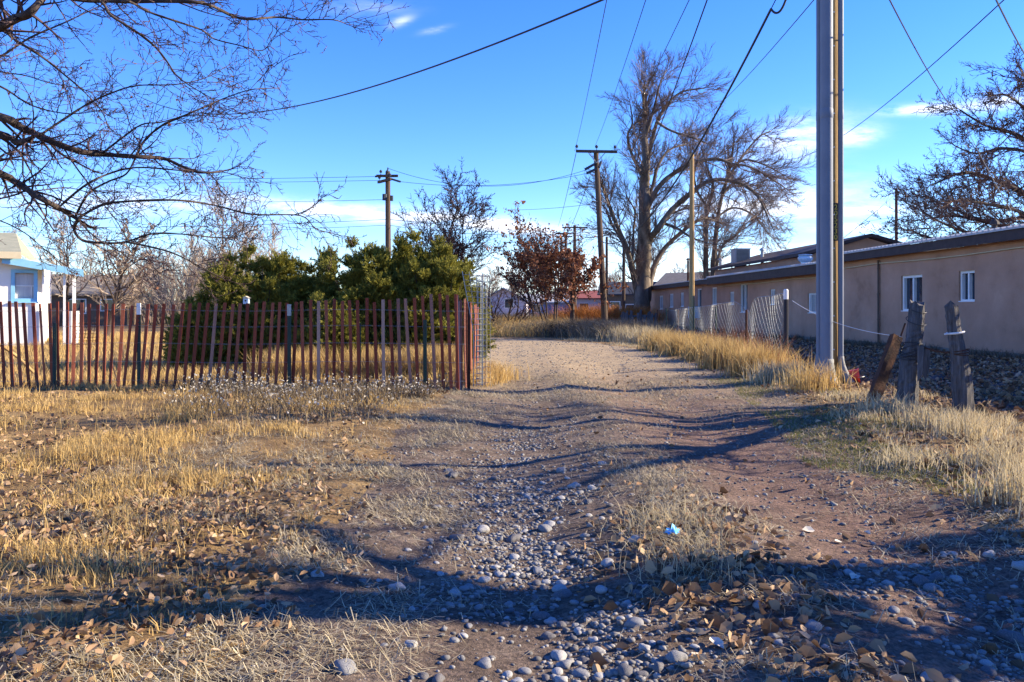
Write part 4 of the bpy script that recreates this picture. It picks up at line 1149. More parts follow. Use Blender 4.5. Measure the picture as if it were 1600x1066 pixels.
def flue(px, py, Y, hgt, r, label, mt='galv'):
    p = P(px, py, Y); t = thing('flue_pipe', p - (0, 0, hgt), label, 'pipe', None)
    b = MB(); b.tube([p - (0, 0, hgt), p], r, 10); b.build('pipe', M[mt], t)
    b = MB(); b.tube([p + (0, 0, .02), p + (0, 0, .1), p + (0, 0, .2)], [r * 1.9, r * 1.7, .01], 10); b.build('cap', M[mt], t)


flue(1191, 392, 47, 1.3, .09, 'thin grey flue pipe right of the rooftop cooler'); flue(1126, 407, 56, 1.3, .11, 'grey flue pipe left of the rooftop cooler')
flue(1075, 407, 62, 2.6, .08, 'thin pipe before the grey tiled roof', 'rust'); flue(1554, 352, 23, .8, .07, 'short dark pipe on the near metal roof', 'fascia')

# ------------------------------------------------------------------ utility poles and lines
def pole(name, px, top_y, Y, r, label, mt='wood_pole', lean_px=0, base_y=None, arms=(), cat='utility pole', group='utility poles'):
    top = P(px, top_y, Y); base = gp((px + lean_px - CX) / F * Y, Y, -.1)
    t = thing(name, base, label, cat, group)
    b = MB(); k = np.linspace(0, 1, 12)
    b.tube([base + (top - base) * q for q in k], r * (1.12 - .3 * k), 12); b.build('shaft', M[mt], t, smooth=False)
    for (z_py, half, ang, ins, brace) in arms:
        z = H - (z_py - HY) / F * Y; c = base + (top - base) * ((z - base[2]) / (top[2] - base[2]))
        U = np.array((math.cos(ang), math.sin(ang), 0)); V = np.array((-math.sin(ang), math.cos(ang), 0))
        if V[1] > 0: V = -V
        b = MB(); b.obox(c, U, V, UPV, (-half, half), (r * .9, r * .9 + .12), (-.07, .07)); a = b.build('crossarm', M[mt], t)
        for s in ins:
            b = MB(); q = c + U * half * s + V * (r * .9 + .06) + UPV * .07
            b.tube([q, q + UPV * .12], .02, 6); b.tube([q + UPV * .12, q + UPV * .2, q + UPV * .28], [.07, .09, .03], 8); b.build('insulator', M['roof_dark'], a)
        if brace:
            for s in (-1, 1):
                b = MB(); b.tube([c + U * s * half * .42 + V * (r + .06) - UPV * .05, c + V * (r * 1.0) - UPV * .6], .025, 5); b.build('brace', M['galv'], t)
    return t


pA = pole('utility_pole', 931, 236, 43, .16, 'tall dark wooden power pole leaning left with one crossarm at the lane bend', lean_px=15, arms=[(238, 1.12, .08, (-.96, -.0, .9), True)])
b = MB()
for k, (q0, q1) in enumerate((((914, 265), (930, 256)), ((917, 271), (932, 264)), ((936, 262), (939, 253)), ((925, 315), (933, 316)))):
    b = MB(); b.tube([P(*q0, 42.7), P(*q1, 42.8)], .07 if k < 3 else .05, 6); b.build('insulator_string', M['roof_dark'], pA)
pB = pole('utility_pole', 606, 268, 46, .17, 'wooden power pole with short crossarms rising behind the tallest juniper', lean_px=1, arms=[(276, .62, .0, (-.6, .0), False), (283, .75, -.9, (-.8, .8), False)])
b = MB(); q = P(601, 313, 45.7); b.tube([q, q + (0, 0, .35)], .13, 8); q = P(612, 314, 45.7); b.tube([q, q + (0, 0, .3)], .09, 8)
q = P(586, 276, 45.9); b.tube([q, P(598, 275, 46)], .06, 6); b.tube([P(612, 280, 45.7), P(625, 284, 44)], .06, 6); b.tube([P(606, 262, 46), P(606, 268, 46)], .04, 6)
b.build('bracket', M['roof_dark'], pB)
pole('utility_pole', 1081, 240, 38, .125, 'plain bare tan wooden pole in front of the bare cottonwood', mt='wood_tan')
pole('utility_pole', 898, 352, 88, .2, 'distant power pole with a wide crossarm behind the rust leaved tree', arms=[(356, 1.4, 0, (-.95, .95), True)])
pole('utility_pole', 884, 363, 98, .2, 'distant power pole left of the wider distant pole', arms=[(365, 1.2, 0, (-.95, .95), False), (370, .8, 0, (), False)])
pole('utility_pole', 877, 369, 108, .2, 'farthest small power pole behind the rust leaved tree', arms=[(370, .9, 0, (-.9, .9), False)])
pole('utility_pole', 948, 370, 52, .10, 'short thin pole just right of the leaning power pole', cat='pole')
pole('utility_pole', 975, 375, 56, .12, 'thin dark pole left of the cottonwood trunk', cat='pole', lean_px=-1)
pole('utility_pole', 1400.5, 295, 50, .10, 'plain reddish pole behind the near metal roof', mt='rust', cat='pole')

# pole with pipes at the right
YP = 13.2
ub = gp((1296 - CX) / F * YP, YP)
up_ = thing('utility_pole', ub, 'thick wooden utility pole clad with tall grey steel pipes at its foot', 'utility pole', 'utility poles')
b = MB(); k = np.linspace(0, 1, 16)
b.tube([ub + UPV * (-.1 + 11.5 * q) for q in k], .175 - .03 * k, 18); b.build('shaft', M['wood_tan'], up_, smooth=True)


def riser(px, r, Y, ztop, zbot, flare_dir):
    c = np.array(((px - CX) / F * Y, Y, 0)); g0 = float(gz(c[0], Y))
    b = MB(); b.tube([c + UPV * z for z in (zbot, 2, 4.35)], r, 20, cap=False); b.tube([c + UPV * z for z in (4.35, 4.36, 4.5, 4.51)], [r, r * 1.05, r * 1.05, r], 20, cap=False); b.tube([c + UPV * z for z in (4.51, 8, ztop)], r, 20, cap=False)
    p = b.build('riser_pipe', M['conduit'], up_, smooth=True)
    b = MB(); zs = np.linspace(0, 1, 7)
    b.tube([c + flare_dir * ((1 - z) ** 2) + UPV * (g0 - .03 + (zbot + .12 - g0) * z) for z in zs], r * (1.12 + .65 * (1 - zs) ** 1.5), 14); b.build('pipe_sleeve', M['sleeve'], p, smooth=True)
    for z in np.arange(.7, 9, .8):
        pass
    return p, c


riser(1280.5, .052, YP - .10, 10.2, .42, np.array((-.16, -.05, 0)))
pm_, cm_ = riser(1291.5, .098, YP - .27, 9.6, .36, np.array((-.02, -.12, 0)))
pr_, cr_ = riser(1313.6, .044, YP - .20, 9.8, .40, np.array((.14, -.08, 0)))
b = MB()
for z in np.arange(.6, 9, .55):
    q = np.array(((1302 - CX) / F * (YP - .2), YP - .215, z)); b.tube([q, q + (0, -.018, 0)], .012, 6)
b.build('bolt', M['white_paint'], up_)
zc0 = H - (378 - HY) / F * YP; zc1 = H - (320 - HY) / F * YP
b = MB(); xq = (1304.5 - CX) / F * (YP - .2)
b.box((xq - .045, xq + .045), (YP - .205, YP - .198), (zc0, zc1)); pl = b.build('number_plate', M['plate_dark'], up_)
b = MB()
for i, ch in enumerate('205230'):
    cu = bpy.data.curves.new('digit', 'FONT'); cu.body = ch; cu.size = .115; cu.align_x = 'CENTER'; cu.extrude = .001
    o = bpy.data.objects.new('digit', cu); me = o.to_mesh()
    vv = np.array([q.co[:] for q in me.vertices]); ff = [tuple(q.vertices) for q in me.polygons]
    b.add(np.stack([xq + .012 + vv[:, 0], YP - .2075 - vv[:, 2], zc1 - .105 - i * .098 + vv[:, 1]], -1), ff)
    o.to_mesh_clear(); bpy.data.objects.remove(o); bpy.data.curves.remove(cu)
b.build('number_digits', M['digit'], pl)
b = MB(); wz0 = gp(ub[0] - .28, YP - .5)
b.tube([wz0 + (.10, .2, .55), wz0 + (.12, .17, .35), wz0 + (.06, .12, .18), wz0 + (.12, .1, .02)], .012, 6); b.build('red_cable', M['rust'], up_)

# red bucket lying at the pole foot
rb = G(1327, 603); rbt = thing('red_bucket', rb, 'cracked red plastic bucket lying at the foot of the twin pipe pole', 'bucket')
b = MB(); ax = np.array((.86, -.35, .12)); ax /= np.linalg.norm(ax); c0 = rb + (-.12, .02, .10); zs = np.linspace(0, 1, 6)
b.tube([c0 + ax * (.27 * z) for z in zs], .085 + .03 * zs, 16, cap=False); b.tube([c0 + ax * (.265 - .27 * z) for z in zs], .111 - .03 * zs, 16, cap=False)
b.tube([c0, c0 + ax * .006], .085, 16); b.build('shell', M['plastic_red'], rbt, smooth=True)
b = MB(); b.tube([c0 + ax * (.262 + .012 * q) for q in (0, 1)], .121, 18, cap=False); b.build('rim', M['plastic_red'], rbt)
b = MB(); a2 = np.cross(ax, UPV); a2 /= np.linalg.norm(a2)
b.tube([c0 + ax * (.25 + .10 * math.sin(q)) + a2 * (.12 * math.cos(q)) + UPV * -.02 for q in np.linspace(0, math.pi, 10)], .004, 5); b.build('handle', M['galv'], rbt)


def line(name, a, b_, sag, r, label, group='overhead lines', n=40, mt='wire_dark', cat='wire'):
    a, b_ = np.asarray(a, float), np.asarray(b_, float); k = np.linspace(0, 1, n)
    p = a + (b_ - a) * k[:, None]; p[:, 2] -= sag * 4 * k * (1 - k)
    m = MB(); m.tube(p, r, 5, cap=False)
    return tag(m.build(name, M[mt]), label, cat, group)


line('power_line', P(898, 236, 43), P(956, -40, 14), .15, .009, 'thin line climbing from the left end of the leaning pole crossarm')
line('power_line', P(930, 228, 43), P(1022, -40, 14), .15, .009, 'thin line climbing from the top of the leaning power pole')
line('power_line', P(960, 234, 43), P(1096, -40, 14), .1, .009, 'thin line climbing from the right end of the leaning pole crossarm')
line('power_line', P(936, 372, 43), P(1112, -20, 13), .9, .012, 'dark line swinging up in front of the cottonwood top')
line('power_cable', P(936, 375, 43), P(1205, 14, 13.5), 1.5, .022, 'thick twisted cable rising past the cottonwood toward the steel pipe pole')
line('power_cable', P(1205, 14, 13.5), P(1236, -30, 13.2), .25, .02, 'short drooping loop at the end of the thick twisted cable')
line('power_line', P(1205, 14, 13.5), P(1222, -20, 13.3), .0, .009, 'short taut wire carrying the thick cable end')
line('power_line', P(1098, 185, 42), P(1300, -34, 13.2), .2, .010, 'thin line rising to the steel pipe pole above the bare trees')
line('power_line', P(170, 117, 60), P(960, -8, 15), 2.6, .022, 'dark line crossing the upper left sky to the top centre', n=60)
line('power_line', P(1215, 248, 60), P(1590, -20, 14), 1.0, .012, 'line slanting from the far trees up to the top right')
line('power_line', P(1380, -20, 12), P(1505, 190, 26), .2, .012, 'line slanting down from the top right into the dark tree')
line('power_line', P(1505, 190, 26), P(1590, 345, 30), .1, .010, 'pale service wire hanging inside the dark right tree', mt='galv')
line('power_line', P(1550, -14, 12), P(1625, 120, 20), .1, .014, 'short thick line in the top right corner')
line('power_line', P(1318, 372, 30), P(1397, 305, 50), .05, .014, 'short line from the pipe pole to the reddish pole')
line('power_line', P(1322, 420, 40), P(1397, 360, 50), .05, .012, 'lower short line to the reddish pole')
line('power_line', P(606, 263, 46), P(915, 266, 43), .95, .012, 'upper sagging line between the two tall power poles')
line('power_line', P(626, 284, 44), P(918, 271, 43), .42, .012, 'lower sagging line between the two tall power poles')
line('power_line', P(586, 276, 46), P(-60, 280, 60), .12, .013, 'upper long line running left from the pole behind the junipers')
line('power_line', P(592, 282, 46), P(-60, 283, 60), .15, .012, 'second long line running left from the pole behind the junipers')
line('power_line', P(600, 312, 46), P(-60, 306, 60), .3, .012, 'third line running left from the pole behind the junipers')
line('power_line', P(604, 343, 46), P(-60, 352, 62), .3, .014, 'lower line left of the pole, over the bare trees')
line('power_line', P(604, 352, 46), P(-60, 360, 62), .3, .012, 'lowest line left of the pole, over the bare trees')
line('power_line', P(608, 343, 46), P(880, 361, 98), .2, .02, 'low line from the pole behind the junipers to the distant poles')
line('power_line', P(608, 352, 46), P(935, 362, 43), .35, .013, 'low line from the pole behind the junipers to the leaning pole')
line('power_line', P(922, 276, 43), P(886, 366, 98), .3, .02, 'thin line descending left from the leaning pole to the distant poles')
line('power_line', P(900, 240, 43), P(872, 354, 108), .3, .02, 'thin line descending from the crossarm to the farthest pole')
line('power_line', P(925, 319, 43), P(790, 328, 62), .1, .012, 'short thin line left of the leaning pole')
line('power_line', P(940, 355, 43), P(1004, 330, 57), .15, .016, 'short line from the leaning pole into the cottonwood')
line('power_line', P(948, 408, 52), P(1000, 400, 57), .3, .014, 'slack low line between the thin pole and the cottonwood')

# ------------------------------------------------------------------ chain link fence
FA, FB = np.array((5.86, 17.0)), np.array((6.15, 31.0))
def fs(px):
    k = (px - CX) / F
    return (FA[0] - k * FA[1]) / (k * (FB - FA)[1] - (FB - FA)[0])
prof_px = [1222, 1219, 1184, 1176, 1169, 1160, 1151, 1127, 1098, 1059, 1043, 1030, 1020]
prof_y = [459, 460, 465, 476, 489, 480, 471, 474, 479, 483, 487, 488, 489]
ps = np.array([fs(p) for p in prof_px]); pz = np.array([H - (y_ - HY) / F * (FA[1] + s_ * (FB - FA)[1]) for s_, y_ in zip(ps, prof_y)])
cf = thing('chain_link_fence', np.array((*FA, 0)), 'sagging chain link fence with a black corner post along the right verge', 'fence')
LF = float(np.linalg.norm(FB - FA)); Fd = (FB - FA) / LF; Fn = np.array((-Fd[1], Fd[0]))
b = MB()
def fp(s, v):
    """s metres along, v 0..1 up"""
    u = s / LF; zt = np.interp(u, ps, pz)
    bulge = .10 * np.sin(s * 1.3) * np.sin(v * 3.1) + .05 * np.sin(s * 3.1 + 1)
    q = FA + Fd * s + Fn * bulge
    return np.array((q[0], q[1], .06 + v * (zt - .06)))
cell = .21; rows_n = 13; P0, P1 = [], []
i = 0; s = 0.0
ns = int(LF / cell)
grid = [[fp((i + .5 * (j % 2)) * cell, j / rows_n) for j in range(rows_n + 1)] for i in range(ns + 1)]
for i in range(ns):
    for j in range(rows_n):
        a = grid[i][j]
        if j % 2 == 0: nb = (grid[i][j + 1], grid[max(0, i - 1)][j + 1])
        else: nb = (grid[i][j + 1], grid[i + 1][j + 1])
        for q in nb: P0.append(a); P1.append(q)
b.segs(P0, P1, np.full(len(P0), .0030), np.full(len(P0), .0030), 4)
b.build('chain_link_mesh', M['mesh_wire'], cf)
b = MB(); b.tube([fp(s_, 1.0) for s_ in np.arange(0, LF, .25)], .006, 4); b.build('top_wire', M['galv'], cf)
q = G(1228, 578); zt = H + 32 * q[1] / F
b = MB(); b.tube([(q[0], q[1], z) for z in (-.1, zt - .21)], .048, 10); pk = b.build('fence_post', M['plate_dark'], cf)
b = MB(); b.tube([(q[0], q[1], z) for z in (zt - .21, zt - .02, zt)], [.049, .049, .03], 10); b.build('post_tip', M['white_paint'], pk)
for px, hh, mt in ((1168, 1.25, 'rust'), (1120, 1.35, 'green_post'), (1085, 1.35, 'green_post'), (1060, 1.3, 'rust'), (1042, 1.3, 'green_post'), (1028, 1.25, 'rust')):
    s_ = fs(px); c = FA + (FB - FA) * s_
    b = MB(); b.tube([(c[0], c[1] + .1, z) for z in (-.1, hh)], .03, 8); b.build('fence_post', M[mt], cf)
g0 = G(1105, 575); b = MB(); b.tube([g0 + (0, 0, -.05), g0 + (-.02, 0, .5)], .025, 6)
tag(b.build('short_stake', M['wood_pole']), 'short dark stake standing in the golden grass by the lane', 'stake')

# ------------------------------------------------------------------ weathered posts
def old_post(name, pts, radii, mt, label, sides=14, flat=1.0, rough=.1, seed=0):
    rs = np.random.default_rng(seed); sp = smooth_path(pts, 7); n = len(sp)
    rad = np.interp(np.linspace(0, 1, n), np.linspace(0, 1, len(radii)), radii)
    t = thing(name, pts[0], label, 'post', None)
    b = MB(); a = np.arange(sides) * 2 * math.pi / sides
    groove = 1 + rough * np.array([rs.normal(0, 1) for _ in range(sides)])
    V = []
    for i in range(n):
        g = groove * (1 + rough * .35 * rs.normal(0, 1, sides))
        ring = np.stack([np.cos(a) * rad[i] * g, np.sin(a) * rad[i] * g * flat, np.zeros(sides)], -1)
        if i == n - 1: ring[:, 2] += rs.normal(0, .02, sides)
        V.append(sp[i] + ring)
    V = np.array(V).reshape(-1, 3); f = [(i * sides + j, i * sides + (j + 1) % sides, (i + 1) * sides + (j + 1) % sides, (i + 1) * sides + j) for i in range(n - 1) for j in range(sides)]
    b.add(V, f, [tuple((n - 1) * sides + j for j in range(sides))])
    b.build('shaft', M[mt], t); return t, sp


pB0 = gp(4.80, 9.7)
tB, spB = old_post('fence_post', [pB0 - (0, 0, .1), pB0 + (.03, 0, .3), pB0 + (.06, 0, .62), pB0 + (.09, 0, .78), P(1430, 515, 9.7), P(1433, 474, 9.7)], [.135, .12, .115, .095, .098, .09], 'wood_grey', 'gnarled grey post wrapped with wire, middle of the three old posts', seed=1, rough=.13)
b = MB()
for zz, n_, rr in ((1.27, 1, .102), (1.12, 1, .108), (.74, 5, .125), (.70, 3, .13)):
    b = MB()
    for k in range(n_):
        c = np.array([np.interp(zz, spB[:, 2], spB[:, j]) for j in (0, 1)])
        b.tube([(c[0] + rr * math.cos(a), c[1] + rr * math.sin(a), zz + .03 * math.sin(a + k) + .012 * k + .04 * math.cos(a * .5 + k)) for a in np.linspace(0, 6.28, 24)], .005, 4)
    b.build('wire_wrap', M['wire_dark'], tB)
b = MB(); c = P(1441, 545, 9.6)
b.poly([c + (-.06, -.06, .05), c + (.06, -.06, .02), c + (.05, -.08, -.2), c + (-.01, -.1, -.38), c + (-.07, -.09, -.25)]); b.poly([c + (-.08, -.04, .03), c + (-.03, -.1, .03), c + (-.06, -.12, -.3), c + (-.1, -.08, -.4)])
o = b.build('bark_strip', M['wood_grey'], tB)
pC0 = gp((1506 - CX) / F * 9.1, 9.1)
tC, spC = old_post('fence_post', [pC0 - (0, 0, .1), pC0 + (-.01, 0, .35), P(1497, 545, 9.1), P(1491, 510, 9.1), P(1487, 478, 9.1)], [.12, .11, .085, .072, .074], 'wood_grey', 'weathered grey post with a white band, rightmost of the three old posts', seed=2, rough=.12)
b = MB(); zz = H - (520 - HY) / F * 9.1; c = np.array([np.interp(zz, spC[:, 2], spC[:, j]) for j in (0, 1)])
b.tube([(c[0] + .088 * math.cos(a), c[1] + .088 * math.sin(a), zz + .012 * math.cos(a)) for a in np.linspace(0, 6.28, 20)], .012, 5)
b.tube([(c[0] - .085, c[1] - .03, zz - .01), (c[0] - .15, c[1] - .05, zz - .015)], .01, 5); b.build('white_band', M['white_paint'], tC)
b = MB(); zz = H - (552 - HY) / F * 9.1
for k in range(3): b.tube([(c[0] + .05 + .10 * math.cos(a), c[1] + .10 * math.sin(a), zz + .015 * k + .02 * math.sin(a + k)) for a in np.linspace(0, 6.28, 18)], .005, 4)
b.build('wire_wrap', M['rust'], tC)
# leaning timber
l0, l1 = G(1362, 640), P(1401, 526, 10.2); ax = l1 - l0; LL_ = np.linalg.norm(ax); ax /= LL_
sd = np.array((ax[2], 0, -ax[0])); sd /= np.linalg.norm(sd); dp = np.cross(ax, sd)
tl = thing('leaning_timber', l0, 'rust brown square timber leaning beside the old posts', 'post')
b = MB(); n = 9
V = []; rs = np.random.default_rng(4)
for i in range(n):
    for a_, c_ in ((-1, -1), (-.2, -1.05), (1, -1), (1, 1), (-1, 1)):
        V.append(l0 - ax * .1 + ax * ((LL_ + .1) * i / (n - 1)) + sd * (.066 * a_ + rs.normal(0, .004)) + dp * (.05 * c_ + rs.normal(0, .004)))
b.add(V, [(i * 5 + j, i * 5 + (j + 1) % 5, i * 5 + 5 + (j + 1) % 5, i * 5 + 5 + j) for i in range(n - 1) for j in range(5)], [tuple(range((n - 1) * 5, n * 5))])
b.build('beam', M['rust'], tl)
b = MB(); b.tube([l1 - ax * .08 + sd * .05, l1 + (.10, -.02, .17)], .012, 6); b.build('iron_rod', M['rust'], tl)
# wires among the posts
line('rusty_wire', P(1440, 541, 9.6), P(1489, 551, 9.1), .02, .011, 'thick rusty wire stretched between the two upright old posts', None, 14, 'rust')
line('rusty_wire', P(1404, 530, 10.1), P(1424, 545, 9.7), .01, .006, 'short wire from the leaning timber to the gnarled post', None, 8, 'rust')
line('loose_wire', P(1238, 470, 15.5), P(1408, 526, 10.1), .12, .004, 'loose pale wire from the fence corner past the pipe pole to the leaning timber', None, 24, 'white_paint')
for i in range(5):
    pass

# ------------------------------------------------------------------ houses
def rot_frame(n):
    n = np.array((n[0], n[1], 0.)); n /= np.linalg.norm(n); d = np.array((-n[1], n[0], 0)); return d, n


# white house with blue trim at the left
HN = np.array((.45, -.89, 0)); HN /= np.linalg.norm(HN); HD = np.array((-HN[1], HN[0], 0)); HO = np.array((-16.72, 26., 0))
def hs(px):
    k = (px - CX) / F
    return (k * HO[1] - HO[0]) / (HD[0] - k * HD[1])
wh = thing('white_house', HO + HD * 1, 'white house with light blue trim and a small porch at the left edge', 'house')
b = MB(); w0, w1, wz0, wz1 = hs(20) + .06, hs(56) - .06, 1.62, 2.46
S0, S1 = -6.0, hs(58)
for (a0, a1, z0, z1) in ((S0, w0, 0, 2.9), (w1, S1, 0, 2.9), (w0, w1, 0, wz0), (w0, w1, wz1, 2.9)):
    b.obox(HO, HD, HN, UPV, (a0, a1), (-.15, 0), (z0, z1))
b.obox(HO, HD, HN, UPV, (S1 - .15, S1), (-7, -.15), (0, 2.9)); b.obox(HO, HD, HN, UPV, (S0, S0 + .15), (-7, -.15), (0, 2.9)); b.obox(HO, HD, HN, UPV, (S0, S1), (-7.15, -7), (0, 2.9))
b.build('wall', M['white_wall'], wh)
f = MB(); fwid = .11
for (a0, a1, z0, z1) in ((w0 - fwid, w0, wz0 - fwid, wz1 + fwid), (w1, w1 + fwid, wz0 - fwid, wz1 + fwid), (w0, w1, wz1, wz1 + fwid), (w0, w1, wz0 - fwid, wz0)):
    f.obox(HO, HD, HN, UPV, (a0, a1), (-.1, .03), (z0, z1))
f.obox(HO, HD, HN, UPV, (w0 - .14, w1 + .14), (.032, .09), (wz0 - .15, wz0 - .11))
f = f.build('window_frame', M['blue_paint'], wh)
g = MB(); g.obox(HO, HD, HN, UPV, (w0, w1), (-.12, -.10), (wz0, wz1)); g.build('pane', M['curtain'], f)
g = MB(); g.obox(HO, HD, HN, UPV, (w0 + .0, w1), (-.098, -.08), (wz0 + .40, wz0 + .44)); g.obox(HO, HD, HN, UPV, (w0 + .45, w0 + .48), (-.098, -.082), (wz0, wz0 + .4)); g.build('sash', M['white_paint'], f)
b = MB()
q = [HO + HD * s_ + HN * n_ + UPV * z for s_, n_, z in ((hs(-20), .35, 3.0), (hs(131), .35, 2.52), (hs(131), -2.6, 2.52), (hs(-20), -2.6, 3.0))]
b.add(q + [p + UPV * .06 for p in q], [(3, 2, 1, 0), (4, 5, 6, 7), (0, 1, 5, 4), (1, 2, 6, 5), (2, 3, 7, 6), (3, 0, 4, 7)]); b.build('porch_roof', M['roof_green'], wh)
b = MB()
for s_a, s_b, dz in ((hs(5), hs(68), 0.), (hs(68.5), hs(102), .02), (hs(102.5), hs(131), 0)):
    za = np.interp(s_a, [hs(-20), hs(131)], [3.0, 2.52]); zb_ = np.interp(s_b, [hs(-20), hs(131)], [3.0, 2.52])
    q = [HO + HD * s_ + HN * n_ + UPV * z for n_ in (.352, .39) for s_, z in ((s_a, za - .17 + dz), (s_b, zb_ - .17 + dz), (s_b, zb_ + .07), (s_a, za + .07))]
    b.add(q, [(3, 2, 1, 0), (4, 5, 6, 7), (0, 1, 5, 4), (1, 2, 6, 5), (2, 3, 7, 6), (3, 0, 4, 7)])
b.build('fascia', M['blue_paint'], wh)
for px, w in ((68, .05), (101, .07), (116, .10)):
    s_ = hs(px); b = MB(); b.obox(HO, HD, HN, UPV, (s_ - w / 2, s_ + w / 2), (.1, .1 + w), (.0, np.interp(s_, [hs(-20), hs(131)], [3.0, 2.52]) - .02)); b.build('porch_post', M['white_paint'], wh)
b = MB(); b.obox(HO, HD, HN, UPV, (hs(58) + .01, hs(70)), (-.1, .05), (.05, 1.2)); b.obox(HO, HD, HN, UPV, (hs(98), hs(120)), (-.1, .05), (.05, 1.2)); b.obox(HO, HD, HN, UPV, (hs(119), hs(120)), (-2.4, -.1), (.05, 1.2))
b.build('porch_parapet', M['white_wall'], wh)
b = MB(); b.obox(HO, HD, HN, UPV, (hs(58), hs(121)), (-2.5, .06), (-.05, .06)); b.build('porch_floor', M['roof_grey'], wh)
b = MB(); q = [HO + HD * s_ + HN * n_ + UPV * z for s_, n_, z in ((S0 - .4, .5, 3.02), (hs(36), .5, 3.02), (hs(8), -3.4, 3.95), (S0 - .4, -3.4, 3.95))]
b.add(q + [p + UPV * .1 for p in q], [(3, 2, 1, 0), (4, 5, 6, 7), (0, 1, 5, 4), (1, 2, 6, 5), (2, 3, 7, 6), (3, 0, 4, 7)])
q = [HO + HD * s_ + HN * n_ + UPV * z for s_, n_, z in ((hs(36), .5, 3.02), (hs(36), -7.5, 3.02), (hs(8), -3.4, 3.95))]
b.add(q + [p + UPV * .1 for p in q], [(2, 1, 0), (3, 4, 5), (0, 1, 4, 3)]); b.build('roof', M['roof_green'], wh)
b = MB(); b.obox(HO, HD, HN, UPV, (S0 - .4, hs(36)), (.502, .54), (2.9, 3.12)); b.build('gutter', M['cream'], wh)


def gable_house(name, O, nrm, w, dep, eave, ridge, label, mw, mr, wins=(), over=.35, along=True, trim=None):
    """O: middle of the front; ridge runs along the front (along) or away from it"""
    D, N = rot_frame(nrm); O = np.asarray(O, float)
    t = thing(name, O, label, 'house')
    b = MB(); b.obox(O, D, N, UPV, (-w / 2, w / 2), (-dep, 0), (-.1, eave))
    if along:
        for s_ in (-w / 2, w / 2):
            b.add([O + D * s_ + N * n_ + UPV * z for n_, z in ((0, eave), (-dep / 2, ridge - .05), (-dep, eave))], [(0, 1, 2)])
    else:
        for n_ in (0, -dep):
            b.add([O + D * s_ + N * n_ + UPV * z for s_, z in ((-w / 2, eave), (0, ridge - .05), (w / 2, eave))], [(0, 1, 2)])
    b.build('wall', M[mw], t)
    r = MB(); k = (ridge - eave) / ((dep if along else w) / 2)
    for sg in (-1, 1):
        if along: q = [O + D * s_ + N * n_ + UPV * z for s_, n_, z in ((-w / 2 - over, -dep / 2 + sg * (dep / 2 + over), eave - k * over), (w / 2 + over, -dep / 2 + sg * (dep / 2 + over), eave - k * over), (w / 2 + over, -dep / 2, ridge), (-w / 2 - over, -dep / 2, ridge))]
        else: q = [O + D * s_ + N * n_ + UPV * z for s_, n_, z in ((sg * (w / 2 + over), over, eave - k * over), (sg * (w / 2 + over), -dep - over, eave - k * over), (0, -dep - over, ridge), (0, over, ridge))]
        r.add(q + [p + UPV * .14 for p in q], [(3, 2, 1, 0), (4, 5, 6, 7), (0, 1, 5, 4), (1, 2, 6, 5), (2, 3, 7, 6), (3, 0, 4, 7)])
    r.build('roof', M[mr], t)
    for s_, z0, ww, hh in wins:
        f = MB(); f.obox(O, D, N, UPV, (s_ - ww / 2 - .08, s_ + ww / 2 + .08), (.002, .04), (z0 - .08, z0 + hh + .08)); f = f.build('window_frame', M['white_paint'], t)
        g = MB(); g.obox(O, D, N, UPV, (s_ - ww / 2, s_ + ww / 2), (.042, .05), (z0, z0 + hh)); g.build('pane', M['glass'], f)
    return t


gable_house('ranch_house', gp(-34.5, 60) * (1, 1, 0), (.3, -.95), 10, 8, 2.45, 3.95, 'low brown ranch house with a broad tan roof behind the bare yard tree', 'brown_wall', 'roof_grey', [(-2, 1, 1.4, 1), (1.5, 1, 1.2, 1), (3.6, 1.2, .8, .8)])
hz = gable_house('shaded_white_house', np.array((-.85, 80., 0)), (-.05, -1), 4.6, 7, 2.15, 3.35, 'small white gabled house beyond the lane end', 'shaded_white_grey_wall', 'roof_metal', [(.55, 1.45, .8, .85)], along=False)  # white house; the shade on its front is put into the wall colour
b = MB(); b.box((-2.2, -2.05), (79.7, 79.85), (.6, 2.3)); b.build('blue_post', M['blue_paint'], hz)
gable_house('blue_house', np.array((4.0, 92., 0)), (-.1, -1), 6, 6, 2.1, 3.0, 'blue grey house behind the rust leaved tree', 'blue_wall', 'roof_metal', [(-1.2, 1, 1.0, .8)])
gable_house('red_roofed_house', np.array((11.2, 96., 0)), (0, -1), 9, 7, 2.6, 3.5, 'grey house with a red roof edge left of the cottonwood', 'shaded_white_grey_wall', 'roof_red', [(-2.5, 1, 1, 1), (1, 1, 1, 1)])
gable_house('dark_roofed_house', np.array((12.8, 88., 0)), (-.2, -1), 6, 6, 3.0, 4.3, 'house with a dark blue hipped roof left of the cottonwood trunk', 'brown_wall', 'roof_dark', [(-1.4, 1, 1, 1.1)])
gable_house('grey_roofed_house', np.array((19.2, 84., 0)), (-.5, -.86), 9, 10, 3.4, 5.3, 'house with a steep grey tiled roof beyond the stucco building', 'cream', 'roof_grey', [(-1, 1.6, 1, 1.2)])

